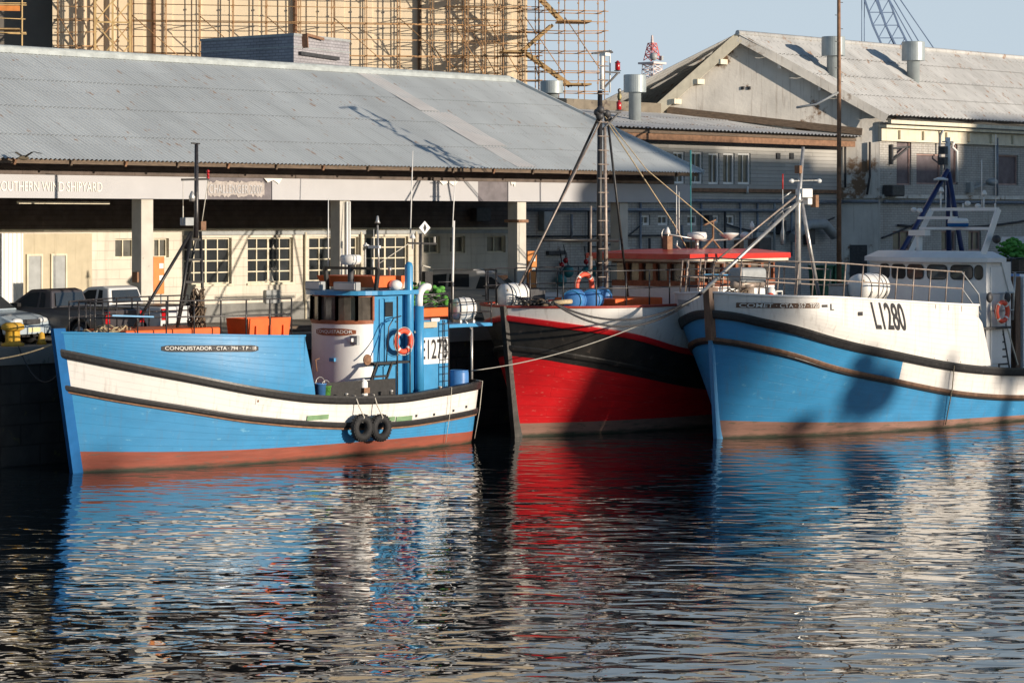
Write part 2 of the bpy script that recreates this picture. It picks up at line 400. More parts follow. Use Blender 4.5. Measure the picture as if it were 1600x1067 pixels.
rows = [EY+(RY-EY)*k for k in (0, .2, .45, .7, 1)]
corrugated(mb, XL, XR, [(y, roofz(y)) for y in rows], .16, .022)
corrugated(mb, XL, XR, [(RY, RZ), (RY+8, RZ-3.7)], .16, .022, 4)
HP = 1.75/(RY-EY)
mb.v = [(x-HP*(y-EY)*max(0, min(1, (x-60)/(XR-60))) if y <= RY+.1 else x-1.75*max(0, min(1, (x-60)/(XR-60))), y, z) for x, y, z in mb.v]
roof = mb.build('roof', 'roof_iron', shed, True)
mb = MB(); mb.tube([(XL, RY, RZ+.03), (XR-1.75, RY, RZ+.03)], .10, 8); mb.box(XL, XR-1.75, RY-.35, RY+.35, RZ-.13, RZ+.0)
mb.build('ridge_cap', 'ridge_cap', roof, True)
# pale translucent sheets
def strip(xa, xb, ya, yb):
    mb = MB(); n0 = round((xa-XL)/.16); n1 = round((xb-XL)/.16)
    corrugated(mb, XL+n0*.16, XL+n1*.16, [(ya, roofz(ya)+.02), (yb, roofz(yb)+.02)], .16, .022)
    mb.build('roof_sheet', 'roof_light', roof, True)
a = WF.onY(600, 105, RY)[0]
strip(62.9, 63.9, 60.9, 64.0); strip(62.9, 64.4, 58.2, 60.85); strip(63.1, 64.1, 56.6, 58.15)
mb = MB(); mb.bar((XR+.03, EY-.05, EZ+.0), (XR-1.72, RY, RZ+.03), .1, .16); mb.bar((XR-1.72, RY, RZ+.03), (XR-1.72, RY+8, RZ-3.7), .1, .16)
mb.build('verge_board', 'roof_iron', roof, True)
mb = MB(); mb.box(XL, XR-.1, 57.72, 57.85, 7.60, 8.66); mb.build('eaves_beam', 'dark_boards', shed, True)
mb = MB(); mb.box(XL, XR-.1, 56.62, 56.72, EZ-.12, EZ+.0); mb.build('eaves_plate', 'old_wood', shed, True)
for i in range(21):
    x = 33+i*1.93
    mb = MB(); mb.bar((x, 56.55, EZ-.10+.0), (x, 63.6, roofz(63.6)-.12), .07, .14)
    mb.build('rafter', 'rust_wood' if i % 2 else 'old_wood', shed, True)
# fascia in separate boards
FX = [WF.onY(p, 290, 57.5)[0] for p in (0, 325, 426, 748, 795, 1082)]
def board(x0, x1, m, y=57.53): return MB().box(x0, x1, y, y+.06, 7.14, 7.79).build('fascia_board', m, shed, True)
fb0 = board(XL, FX[1]-.01, 'sign_board'); fb1 = board(FX[1], FX[2], 'sign_dark', 57.56)
board(FX[2]+.01, FX[3], 'sign_board'); board(FX[3]+.01, FX[4], 'sign_dark', 57.56); board(FX[4]+.01, FX[5], 'sign_board')
def wall_text(body, x0, x1, z0, h, y, m, parent, name='lettering', bold=0.0, th=.012):
    vs, fs = fit_text(body, x1-x0, h, bold); mb = MB()
    mb.add([(x0+v[0], y, z0+v[1]) for v in vs], fs); mb.add([(x0+v[0], y+th, z0+v[1]) for v in vs], fs)
    return mb.build(name, m, parent, True)
wall_text('SOUTHERN WIND SHIPYARD', WF.onY(-4, 292, 57.5)[0], WF.onY(160, 292, 57.5)[0], 7.33, .27, 57.51, 'sign_pale', fb0, bold=.0)
x0, x1 = WF.onY(326, 292, 57.5)[0], WF.onY(411, 292, 57.5)[0]
mb = MB(); random.seed(3); n = 34; top = []; bot = []
for i in range(n+1):
    x = x0+(x1-x0+.1)*i/n; top.append((x, 57.545, 7.66+random.uniform(-.04, .05))); bot.append((x, 57.545, 7.24+random.uniform(-.05, .05)))
mb.grid([bot, top], False); mb.build('torn_paint', 'sign_faded', fb1, True)
wall_text('CHALLENGER 2007', x0+.05, x1, 7.32, .26, 57.53, 'sign_board', fb1)
for (a, b) in ((FX[2]-.35, FX[2]+.4), (FX[3]-1.9, FX[3]-1.0), (FX[4]+.1, FX[4]+.35)):
    mb = MB(); mb.add([(a, 57.50, 7.79), (a+.2*(b-a), 57.49, 7.66), (a+.5*(b-a), 57.5, 7.74), (a+.8*(b-a), 57.49, 7.62), (b, 57.5, 7.79)], [(0,1,2,3,4)])
    mb.build('torn_paint', 'sign_pale', fb0, True)
# columns
for i, p in enumerate((225, 535, 812, 972)):
    x = WF.onY(p, 400, 57.6)[0]-.0
    c = MB().box(x-.05, x+.40, 57.66, 58.1, GZ, 7.5).build('column', 'column_paint', shed, True, bevel=.015)
    if i == 0:
        MB().box(x-.13, x-.05, 57.75, 57.98, 4.72, 5.02).build('switch_box', 'rust_wood', c, True)
    if i == 1:
        MB().tube([(x+.2, 57.60, GZ), (x+.2, 57.60, 7.1)], .045).tube([(x+.32, 57.60, GZ), (x+.32, 57.60, 7.1)], .03).build('conduit', 'white_paint', c, True)
    if i == 2:
        MB().box(x-.1, x+.45, 57.6, 57.66, 6.43, 6.53).box(x-.11, x-.05, 57.6, 58.2, 6.43, 6.53).build('clamp', 'rust_wood', c, True)
WY = 63.7
def hole_wall(x0, x1, z0, z1, y, th, holes, m, parent, name='wall', axis='y'):
    """wall in the plane y (or x) with rectangular openings (a0,a1,z0,z1)"""
    xs = sorted({x0, x1, *[h[0] for h in holes], *[h[1] for h in holes]}); zs = sorted({z0, z1, *[h[2] for h in holes], *[h[3] for h in holes]})
    mb = MB(); def_ = lambda a, b, c: (a, b, c) if axis == 'y' else (b, a, c)
    inside = lambda cx, cz: any(h[0] < cx < h[1] and h[2] < cz < h[3] for h in holes)
    for i in range(len(xs)-1):
        for j in range(len(zs)-1):
            if inside((xs[i]+xs[i+1])/2, (zs[j]+zs[j+1])/2): continue
            mb.add([def_(xs[i], y, zs[j]), def_(xs[i+1], y, zs[j]), def_(xs[i+1], y, zs[j+1]), def_(xs[i], y, zs[j+1])], [(0,1,2,3)])
    for a, b, c, d in holes:
        k = [(a, c), (b, c), (b, d), (a, d)]
        for i in range(4):
            p, q_ = k[i], k[(i+1) % 4]
            mb.add([def_(p[0], y, p[1]), def_(q_[0], y, q_[1]), def_(q_[0], y+th, q_[1]), def_(p[0], y+th, p[1])], [(0,1,2,3)])
    return mb.build(name, m, parent, True)
def window(parent, a0, a1, z0, z1, y, nx, nz, fm='cream_trim', gm='glass', fw=.06, axis='y', name='window', bw=.035):
    mb = MB(); sw = (lambda x0_, x1_, y0_, y1_, z0_, z1_: mb.box(x0_, x1_, y0_, y1_, z0_, z1_)) if axis == 'y' else (lambda x0_, x1_, y0_, y1_, z0_, z1_: mb.box(y0_, y1_, x0_, x1_, z0_, z1_))
    sw(a0, a0+fw, y-.03, y+.07, z0, z1); sw(a1-fw, a1, y-.03, y+.07, z0, z1)
    sw(a0+fw, a1-fw, y-.03, y+.07, z0, z0+fw); sw(a0+fw, a1-fw, y-.03, y+.07, z1-fw, z1)
    for i in range(1, nx):
        x = a0+(a1-a0)*i/nx; wv = bw*(1.9 if nx > 3 and i == nx//2 else 1); sw(x-wv/2, x+wv/2, y-.015, y+.03, z0+fw, z1-fw)
    for j in range(1, nz):
        z = z0+(z1-z0)*j/nz; sw(a0+fw, a1-fw, y-.010, y+.025, z-bw/2, z+bw/2)
    f = mb.build(name, fm, parent, True)
    mb = MB(); sw(a0+fw, a1-fw, y+.035, y+.05, z0+fw, z1-fw); mb.build('pane', gm, f, True)
    return f
wx = lambda p: WF.onY(p, 400, WY)[0]
wz = lambda p, y: WF.onY(p, y, WY)[2]
wins = [(180, 211, 371, 400, 2, 1), (241, 264, 371, 400, 2, 1), (288, 362, 371, 443, 4, 4), (387, 458, 371, 442, 4, 4), (483, 560, 371, 440, 4, 4), (572, 638, 370, 438, 4, 4), (662, 688, 371, 396, 2, 1), (703, 727, 371, 396, 2, 1), (761, 790, 370, 395, 2, 1)]
Z1 = 5.93
rects = [(wx(a), wx(b), Z1-(1.52 if n == 4 else .62), Z1) for a, b, _, _, n, _ in wins]
sw_ = hole_wall(XL, 70.9, GZ+.6, 6.16, WY, .28, rects, 'cream_wall', shed)
hole_wall(70.9, 79.9, GZ, 6.16, WY+8, .1, [], 'cream_wall', shed)
MB().box(70.75, 70.9, WY, WY+8, GZ, 11).build('wall', 'cream_wall', shed, True)
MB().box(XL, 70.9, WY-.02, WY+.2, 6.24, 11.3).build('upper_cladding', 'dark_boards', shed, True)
MB().box(XL, 70.9, WY-.10, WY+.0, 6.16, 6.24).build('ledge', 'cream_trim', shed, True)
MB().box(WF.onY(300, 400, WY)[0]-.4, 70.9, WY-.07, WY+.1, 6.02, 6.15).build('rail_duct', 'grey_metal', shed, True)
MB().box(XL, 70.9, WY-.06, WY+.0, GZ, GZ+.6).build('plinth', 'plinth', shed, True)
for i, r in enumerate(rects):
    n = wins[i][4]; f = window(shed, *r, WY+.14, n, 4 if n == 4 else 1, 'cream_trim', 'glass' if n == 4 else 'glass_dirty', .05, bw=.04)
    if n == 4:
        MB().box(r[0]-.05, r[1]+.05, WY-.06, WY+.14, r[2]-.07, r[2]).build('sill', 'cream_trim', f, True)
# dim interior back wall seen through panes is hidden; odd papers behind the glass
random.seed(5)
for k, (px, py, s_) in enumerate(((427, 385, .12), (421, 432, .45))):
    p = WF.onY(px, py, WY+.165)
    MB().add([(p[0]-s_/2, p[1], p[2]-s_*.5), (p[0]+s_/2, p[1], p[2]-s_*.45), (p[0]+s_*.1, p[1], p[2]+s_*.5)], [(0,1,2)]).build('torn_paper', 'sign_pale', sw_, True)
# downpipes and wall fittings
for p in (475, 562, 648):
    x = wx(p); MB().tube([(x, WY-.08, GZ), (x, WY-.08, 6.1)], .04, 6).build('downpipe', 'cream_trim', shed, True)
a, b = wx(412), wx(434); MB().box(a, b, WY-.14, WY-.0, wz(420, 474), wz(420, 453)).build('meter_box', 'grey_metal', shed, True, bevel=.02)
a, b = wx(573), wx(585); MB().box(a, b, WY-.14, WY-.0, wz(580, 437), wz(580, 430)).build('meter_box', 'grey_metal', shed, True)
a, b = wx(734), wx(757); MB().box(a, b, WY-.34, WY-.02, 6.45, 6.95).build('air_unit', 'dark_steel', shed, True, bevel=.03)
# beige panelled entrance
a, b = wx(28), wx(138)
MB().box(a, b, WY-.18, WY-.065, GZ, 6.10).build('entrance_panel', 'beige_panel', shed, True)
for p0, p1 in ((41, 66), (79, 104)):
    x0, x1 = WF.onY(p0, 400, WY-.2)[0], WF.onY(p1, 400, WY-.2)[0]
    d = MB().box(x0+.06, x1-.06, WY-.21, WY-.185, GZ, 5.42).build('door', 'grey_metal', shed, True)
    MB().box(x0, x0+.06, WY-.24, WY-.18, GZ, 5.48).box(x1-.06, x1, WY-.24, WY-.18, GZ, 5.48).box(x0+.06, x1-.06, WY-.24, WY-.18, 5.42, 5.48).build('door_frame', 'cream_trim', d, True)
    MB().tube([(x1-.15, WY-.26, 4.2), (x1-.15, WY-.21, 4.2)], .03).build('handle', 'galv', d, True)
# ribbed white sliding door at the far left
mb = MB(); x1 = wx(27); n = 120; rows = [[], []]
for i in range(n+1):
    x = x1-3.2+3.2*i/n; yy = WY-.30-.03*(1 if (i//3) % 2 else 0)
    rows[0].append((x, yy, GZ)); rows[1].append((x, yy, 6.12))
mb.grid(rows, False); mb.build('sliding_door', 'white_paint', shed, True)
# fluorescent tube under the fascia
a, b = WF.onY(28, 312, 58.4), WF.onY(170, 315, 58.4)
MB().bar((a[0], 58.4, 7.02), (b[0], 58.4, 7.02), .09, .07).build('light_fitting', 'cream_trim', shed, True)
for (p0, p1) in ((243, 256), (827, 838)):
    x0, x1 = WF.onY(p0, 400, 58.15)[0], WF.onY(p1, 400, 58.15)[0]
    t = thing('notice_board', 'tall orange board standing beside the %s white column' % ('first' if p0 < 300 else 'third'), 'board', ((x0+x1)/2, 58.15, GZ))
    MB().box(x0-.1, x1, 58.13, 58.18, 4.35 if p0 < 300 else 4.2, 5.45).build('panel', 'orange_board', t, True)
    MB().box(x0-.06, x0-.02, 58.185, 58.22, GZ, 5.4).box(x1-.08, x1-.04, 58.185, 58.22, GZ, 5.4).build('post', 'grey_metal', t, True)
    MB().box(x0+.12, x0+.28, 58.12, 58.128, 5.1, 5.25).box(x0+.12, x0+.28, 58.12, 58.128, 4.75, 4.9).build('notice', 'plastic_white', t, True)

# small brick plant room behind the ridge
t = thing('plant_room', 'small grey brick plant room behind the long shed roof, rusty gutter on its side', 'plant room', (62, 72, GZ))
p0 = WF.onY(314, 60, 67.5); corner = WF.onY(459, 62, 67.5)
p0 = WF.atD(314, 60, 96); pc = WF.atD(459, 56, 93); p1 = WF.atD(546, 62, 96.5)
mb = MB(); zt = pc[2]; base = 9.0
back = (p0[0]+p1[0]-pc[0], p0[1]+p1[1]-pc[1])
P = [(p0[0], p0[1]), (pc[0], pc[1]), (p1[0], p1[1]), back]
mb.prism([(x, y, 3.2) for x, y in P], (0, 0, zt-3.2)); pr = mb.build('wall', 'grey_brick', t, True)
def offp(k):
    cx = sum(p[0] for p in P)/4; cy = sum(p[1] for p in P)/4
    return [(cx+(x-cx)*k, cy+(y-cy)*k) for x, y in P]
mb = MB(); mb.prism([(x, y, zt) for x, y in offp(1.012)], (0, 0, .09)); mb.prism([(x, y, zt-.42) for x, y in offp(1.008)], (0, 0, .05)); mb.build('coping', 'grey_metal', pr, True)
pa, pb = Vector((pc[0], pc[1], 0)), Vector((p1[0], p1[1], 0)); d = (pb-pa).normalized(); nrm = Vector((d.y, -d.x, 0))
mb = MB(); mb.bar(pa+d*.3+nrm*.08+Vector((0, 0, zt-.62)), pa+d*3.0+nrm*.08+Vector((0, 0, zt-.68)), .12, .12); mb.build('gutter', 'dark_steel', t, True)
mb = MB(); mb.bar(pa+d*.55+nrm*.1+Vector((0, 0, zt+.1)), pa+d*.6+nrm*.1+Vector((0, 0, zt-.42)), .3, .05); mb.bar(pa+d*.7+nrm*.1+Vector((0, 0, zt+.08)), pa+d*1.9+nrm*.1+Vector((0, 0, zt-.02)), .08, .1); mb.build('rusty_flashing', 'rust_wood', t, True)

# ================================================================== LEAN-TO OFFICE AND GABLED WAREHOUSE
GX = 94.0; BY = 62.98; TH = 35
GS = math.tan(R(TH))
def gxy(y): return GX-GS*(y-BY)
_gn = (math.sin(R(90+TH)), -math.cos(R(90+TH)))
def gp(px, py):
    d, o = WF.ray(px, py); t = (GX*_gn[0]+BY*_gn[1])/(d[0]*_gn[0]+d[1]*_gn[1]); return (t*d[0], t*d[1], CAMH+t*d[2])
CYW = gp(1310, 205)[1]
def skew(mb, x1):
    """slide the end of a mesh so that it follows the slanting gable plane"""
    mb.v = [(x-GS*(y-BY)*max(0, min(1, (x1-x)/(x1-GX))), y, z) for x, y, z in mb.v]; return mb
ware = thing('gabled_warehouse', 'weathered white brick warehouse with corrugated gable roof on the right', 'warehouse', (100, BY, GZ))
_a = gp(1165, 62); _l = gp(1045, 165); apz, apy = _a[2], _a[1]; gz = 10.9
lf = (_l[1], _l[2]); XE = 150
zroof = lambda y: gz+.15+(apz+.22-gz-.15)*(y-BY+.5)/(apy-BY+.5)
mb = MB(); mb.add([(gxy(y), y, z) for y, z in ((BY, GZ), (BY, gz), (apy, apz), (lf[0]+3, lf[1]-2.7), (lf[0]+3, GZ))], [(0,1,2,3,4)])
mb.build('gable_wall', 'peel_plaster', ware, True)
bx = lambda p: WF.onY(p, 250, BY)[0]; bz = lambda p, y: WF.onY(p, y, BY)[2]
W = []
for (p0, p1, y0, y1, kind) in ((1401, 1424, 211, 289, 'boarded'), (1432, 1471, 240, 288, 'boarded'), (1476, 1496, 213, 288, 'boarded'), (1558, 1591, 242, 289, 'boarded'),
                         (1395, 1424, 361, 392, 'glass_dirty'), (1471, 1494, 361, 392, 'glass_dirty'), (1513, 1533, 361, 392, 'glass_dirty'), (1640, 1670, 242, 289, 'boarded')):
    W.append((bx(p0), bx(p1), bz(p0, y1), bz(p0, y0), kind))
hole_wall(GX, XE, GZ, gz-.05, BY, .22, [q_[:4] for q_ in W], 'white_brick', ware)
for q_ in W: window(ware, *q_[:4], BY+.12, 1 if q_[4] == 'boarded' else 2, 1, 'frame_pink', q_[4], .07)
MB().box(GX-.1, XE, BY-.16, BY, 9.95, 10.5).build('cornice', 'cream_trim', ware, True)
for i in range(14):
    x = GX+1.2+i*1.9; MB().box(x, x+.16, BY-.28, BY-.165, 10.06, 10.44).build('bracket', 'cream_trim', ware, True)
MB().box(GX-.1, XE, BY-.42, BY-.0, 10.52, 10.64).bar((GX, BY-.5, 10.78), (XE, BY-.5, 10.74), .18, .16).build('gutter', 'cream_trim', ware, True)
mb = MB()
ys = [BY-.5+(apy-BY+.5)*k for k in (0, .25, .5, .75, 1)]
corrugated(mb, GX-.6, XE, [(y, zroof(y)) for y in ys], .3, .035, 8, .03)
corrugated(mb, GX-.6, XE, [(apy, zroof(apy)), (apy+8, zroof(apy)-4.8)], .3, .035, 4)
skew(mb, XE)
wr = mb.build('roof', 'roof_old', ware, True)
MB().tube([(gxy(apy)-.6, apy, zroof(apy)+.04), (XE, apy, zroof(apy)+.04)], .12, 8).build('ridge_cap', 'roof_old', wr, True)
# verge boards, both slopes
mb = MB(); mb.bar((GX-.3, BY-.55, zroof(BY-.5)-.16), (gxy(apy)-.5, apy, zroof(apy)-.16), .09, .38); mb.build('verge_board', 'peel_plaster', wr, True)
mb = MB(); LS = (apz-lf[1])/(lf[0]-apy); mb.bar((gxy(apy)-.5, apy, zroof(apy)-.16), (gxy(lf[0])-.5, lf[0]+.3, zroof(apy)-.16-(lf[0]+.3-apy)*LS), .09, .46); mb.build('verge_board', 'cream_trim', wr, True)
for k in (.25, .55, .85):
    y = apy+(lf[0]-apy)*k; z = zroof(apy)-.5-(y-apy)*LS; g_ = gxy(y)
    MB().box(g_-.5, g_, y-.07, y+.07, z-.1, z+.12).build('purlin_end', 'cream_trim', wr, True)
for k in (.3, .6):
    y = apy+(BY-apy)*k; z = zroof(y)-.45; g_ = gxy(y); MB().box(g_-.5, g_, y-.07, y+.07, z-.1, z+.12).build('purlin_end', 'peel_plaster', wr, True)
# pipes on the warehouse wall
pz = bz(1500, 316)
mb = MB(); mb.tube([(GX+.1, BY-.18, pz), (XE, BY-.18, pz)], .07); mb.build('pipe', 'pipe_grey', ware, True)
mb = MB(); mb.box(GX, XE, BY-.12, BY, pz+.14, pz+.30); mb.build('ledge', 'peel_plaster', ware, True)
mb = MB(); mb.tube(catenary((bx(1400), BY-.1, bz(1400, 352)), (bx(1600), BY-.1, bz(1600, 345)), .2), .05); mb.tube(catenary((GX, BY-.1, bz(1376, 372)), (bx(1440), BY-.1, bz(1440, 343)), .05), .04); mb.build('cable', 'rope_dark', ware, True)
x = bx(1463); mb = MB(); mb.tube([(x, BY-.4, 10.6), (x, BY-.2, 10.3), (x, BY-.15, 9.3), (x+.5, BY-.15, 9.1), (x+.5, BY-.15, pz)], .06); mb.build('downpipe', 'pipe_grey', ware, True)
x = bx(1489); mb = MB(); mb.tube([(x-.4, BY-.3, 10.0), (x-.4, BY-.2, 9.8), (x, BY-.2, 9.6), (x, BY-.2, 8.2)], .07); mb.build('downpipe', 'white_paint', ware, True)
x = bx(1554); mb = MB(); mb.tube([(x, BY-.14, 10.3), (x, BY-.14, 7.6)], .06); mb.build('downpipe', 'pipe_grey', ware, True)
# jib bracket and floodlight
x = bx(1390); mb = MB(); mb.bar((x, BY-.1, bz(1390, 226)), (x, BY-.1, bz(1390, 257)), .12); mb.bar((x, BY-.15, bz(1390, 232)), (x+1.3, BY-.15, bz(1424, 230)), .08); mb.bar((x, BY-.15, bz(1390, 251)), (x+1.25, BY-.15, bz(1424, 231)), .08); mb.build('jib_bracket', 'dark_steel', ware, True)
x = bx(1388); z = bz(1388, 297); mb = MB(); mb.box(x-.5, x+.5, BY-.55, BY-.02, z-.28, z+.22); mb.build('extractor_box', 'dark_steel', ware, True, bevel=.06)
x = bx(1512); z = bz(1512, 294); f = MB().box(x-.15, x+.15, BY-.25, BY, z-.2, z+.25).bar((x+.1, BY-.2, z), (x+.9, BY-.5, z+.2), .08).build('lamp_bracket', 'grey_metal', ware, True)
MB().sph((x+1.1, BY-.6, z+.28), .3, 1.3, .8, .6).build('lamp_head', 'grey_metal', f, True)
# gable wall details
for (p, y) in ((1161, 138), (1171, 138)):
    q_ = gp(p, y); MB().box(q_[0]-.06, q_[0]+.02, q_[1]-.07, q_[1]+.07, q_[2]-.07, q_[2]+.07).build('vent_hole', 'dark_steel', ware, True)
q1 = WF.onX(1240, 306, GX); q2 = WF.onX(1372, 312, GX)
skew(MB().box(GX-.12, GX, BY, CYW-.1, pz+.14, pz+.30), XE).build('ledge', 'peel_plaster', ware, True)
MB().tube([(GX-.12, BY+.0, pz), (gxy(CYW)-.12, CYW-.1, pz+.0)], .07).build('pipe', 'pipe_grey', ware, True)
q_ = WF.onX(1345, 395, GX)
skew(MB().box(GX-.04, GX+.0, BY+.45, BY+1.05, GZ, 5.4), XE).build('barred_door', 'dark_steel', ware, True)
mb = MB(); mb.tube([(gxy(BY+.3)-.12, BY+.3, 9.9), (gxy(BY+.3)-.12, BY+.3, 8.4), (gxy(BY+.4)-.12, BY+.4, 7.6)], .05); mb.tube([(gxy(CYW-.3)-.12, CYW-.3, 10.0), (gxy(CYW-.3)-.12, CYW-.3, 7.9)], .05); mb.build('cable', 'rope_dark', ware, True)
def cowl(px, py_base, D, r, h, label):
    p = WF.atD(px, py_base, D)
    if D > 120:
        for k in range(400):
            p = WF.atD(px, py_base, 100+k*.1)
            if p[2] <= zroof(p[1]): break
    t = thing('roof_vent', label, 'roof vent', p, group='round metal roof vents')
    MB().lathe([(r*.55, -.6), (r*.55, h*.55), (r*.6, h*.56)]).build('stack', 'vent_metal', t)
    MB().lathe([(r*.55, h*.5), (r, h*.5), (r, h*.98), (r*.97, h), (.01, h+.02)], n=32, smooth=False).build('cowl', 'vent_metal', t)
cowl(1302, 118, 126, .52, 1.7, 'round metal vent on the gable roof, just right of the tall brown pole')
cowl(1427, 125, 131, .53, 1.75, 'round metal vent alone in the middle of the gable roof slope')

off = thing('lean_to_office', 'white boarded lean-to building between the long shed and the gable wall', 'building', (85, CYW, GZ))
cx = lambda p: WF.onY(p, 250, CYW)[0]; cz = lambda p, y: WF.onY(p, y, CYW)[2]
W = []
for (p0, p1, y0, y1, n) in ((1052, 1070, 237, 287, 1), (1079, 1098, 237, 287, 1), (1107, 1124, 239, 288, 1), (1130, 1148, 239, 288, 1), (1153, 1173, 239, 288, 1),
                         (1000, 1016, 336, 352, 1), (1028, 1045, 336, 352, 1), (1074, 1090, 336, 352, 1), (1113, 1124, 336, 348, 1), (1132, 1148, 336, 352, 1)):
    W.append((cx(p0), cx(p1), cz(p0, y1), cz(p0, y0)))
XC0 = 71.0
hole_wall(XC0, gxy(CYW), pz+.1, 10.25, CYW, .22, W[:5], 'board_white', off)
hole_wall(XC0, gxy(CYW), GZ, pz+.1, CYW, .22, W[5:], 'white_brick', off, 'lower_wall')
for k, q_ in enumerate(W): window(off, *q_, CYW+.10, 2 if k < 5 else 2, 1, 'white_paint', 'glass_dirty', .09)
for p in (1215, 1236):
    x = cx(p); z = cz(p, 244); MB().box(x-.13, x+.13, CYW-.06, CYW, z-.13, z+.13).build('vent_hole', 'dark_steel', off, True)
MB().box(XC0, GX-.8, CYW-.14, CYW, pz+.35, pz+.5).build('ledge', 'rust_wood', off, True)
MB().tube([(XC0, CYW-.2, pz-.02), (GX-.9, CYW-.2, pz-.02)], .07).tube([(XC0, CYW-.25, pz-.40), (GX-4, CYW-.25, pz-.40)], .06).build('pipe', 'pipe_grey', off, True)
MB().tube([(XC0, CYW-.1, cz(1020, 368)), (cx(1045), CYW-.1, cz(1020, 368))], .04).build('rail', 'dark_steel', off, True)
for p in (997, 1092, 1153, 1180):
    x = cx(p); MB().tube([(x, CYW-.12, GZ), (x, CYW-.12, pz-.1)], .05, 6).build('downpipe', 'pipe_grey', off, True)
for p in (1152,):
    x = cx(p)+.5; MB().tube([(x, CYW-.15, pz+.3), (x, CYW-.15, 7.9)], .05, 6).build('downpipe', 'white_paint', off, True)
# arched doorway
x0, x1 = cx(953), cx(986); zt = cz(970, 392)
mb = MB(); cxm = (x0+x1)/2; r = (x1-x0)/2; prof = [(x0, GZ)]+[(cxm-r*math.cos(math.pi*i/12), zt-r+r*math.sin(math.pi*i/12)) for i in range(13)]+[(x1, GZ)]
mb.prism([(a, CYW-.03, b) for a, b in prof], (0, .03, 0)); ad = mb.build('arched_door', 'dark_steel', off, True)
mb = MB(); mb.tube([(cxm-(r+.1)*math.cos(math.pi*i/12), CYW-.04, zt-r+(r+.1)*math.sin(math.pi*i/12)) for i in range(13)], .12, 6); mb.build('arch', 'peel_plaster', ad, True)
MB().box(cx(882), cx(912), CYW-.15, CYW, cz(900, 377), cz(900, 372)).box(cx(853), cx(880), CYW-.15, CYW, cz(860, 398), cz(860, 392)).build('shelf', 'dark_steel', off, True)
for (p0, y0, p1, y1, m_) in ((888, 335, 888, 372, 'pipe_grey'), (915, 330, 915, 395, 'rope_dark'), (1010, 372, 1010, 420, 'rope_dark'), (1060, 352, 1066, 400, 'pipe_grey'), (1128, 330, 1128, 392, 'rope_dark'), (1205, 318, 1205, 400, 'grey_metal'), (1232, 318, 1232, 400, 'pipe_grey')):
    MB().tube([(cx(p0), CYW-.16, cz(p0, y0)), (cx(p1), CYW-.16, cz(p1, y1))], .05, 6).build('conduit', m_, off, True)
for (p_, y_, w_, h_, m_) in ((848, 345, .5, .7, 'grey_metal'), (1038, 380, .35, .5, 'dark_steel'), (1073, 395, .4, .9, 'rust_wood'), (1102, 342, .25, .3, 'dark_steel'), (1180, 372, .6, .5, 'grey_metal'), (1216, 355, .4, .6, 'dark_steel'), (1150, 385, .3, .5, 'rust_wood'), (1260, 366, .5, .9, 'dark_steel')):
    x = cx(p_); z = cz(p_, y_); MB().box(x-w_/2, x+w_/2, CYW-.3, CYW-.01, z-h_/2, z+h_/2).build('junction_box', m_, off, True, bevel=.02)
MB().tube([(cx(1225), CYW-.45, cz(1225, 372)), (cx(1250), CYW-.45, cz(1250, 350)), (cx(1275), CYW-.45, cz(1275, 350)), (cx(1290), CYW-.45, cz(1290, 368))], .22, 12).build('duct', 'grey_metal', off, True)
MB().tube(catenary((cx(915), CYW-.12, cz(915, 385)), (cx(1000), CYW-.12, cz(1000, 350)), .3), .03, 5).build('cable', 'rope_dark', off, True)
MB().tube(catenary((cx(1130), CYW-.12, cz(1130, 350)), (cx(1300), CYW-.12, cz(1300, 340)), .5), .04, 5).build('cable', 'rope_dark', off, True)
# low corrugated roof
mb = MB(); ez = cz(1240, 206)-.15
corrugated(mb, XC0, GX-.05, [(CYW-.9, ez), (CYW+2, ez+.34), (CYW+3.8, ez+.70), (lf[0]+.05, ez+1.05)], .26, .03, 8, .02); mb.v = [(x-GS*(y-BY)*max(0, (x-XC0)/(GX-XC0)), y, z) for x, y, z in mb.v]
orf = mb.build('roof', 'roof_old', off, True)
MB().box(XC0, GX-.9, CYW-.85, CYW-.1, ez-.20, ez-.08).build('soffit', 'old_wood', off, True)
MB().box(XC0, GX-.9, CYW-.80, CYW-.6, ez-.45, ez-.21).build('gutter', 'rust_wood', off, True)
MB().bar((gxy(CYW-.9)-.12, CYW-.9, ez+.22), (gxy(lf[0])-.12, lf[0], ez+1.22), .16, .3).build('flashing', 'old_wood', off, True)
MB().box(XC0+3, gxy(lf[0]+.2)-.05, lf[0]+.1, lf[0]+.4, GZ, ez+1.50).build('parapet', 'old_parapet', off, True)
cowl(992, 172, 106, .47, 1.45, 'round metal vent on the low roof, beside the black mast')
cowl(862, 166, 112, .5, 1.1, 'round metal vent half hidden behind the end of the shed ridge')
# buoys hanging on the office wall
def floaty(px, py, r, m, label, cat='buoy'):
    x = cx(px); z = cz(px, py)
    t = thing('hanging_buoy', label, cat, (x, CYW-.35, z), group='buoys hanging on the office wall')
    MB().sph((0, 0, 0), r, 1, 1, 1.1).build('float', m, t)
    MB().tube([(0, 0, r), (0, .1, r+.5)], .02, 5).build('cord', 'rope_dark', t)
floaty(867, 414, .10, 'red_lamp', 'small red buoy, lower left of the hanging pair')
floaty(873, 407, .10, 'red_lamp', 'small red buoy, upper right of the hanging pair')
floaty(905, 409, .10, 'red_lamp', 'single small red buoy hanging above the second teal one')
floaty(877, 424, .22, 'teal_float', 'big teal buoy hanging left, above the teal and orange one')
floaty(906, 425, .21, 'teal_float', 'big teal buoy hanging under the single red buoy')
floaty(921, 424, .20, 'teal_float', 'big teal buoy hanging nearest the black mast')
floaty(866, 438, .22, 'teal_float', 'lowest big teal buoy, behind the bow rail')
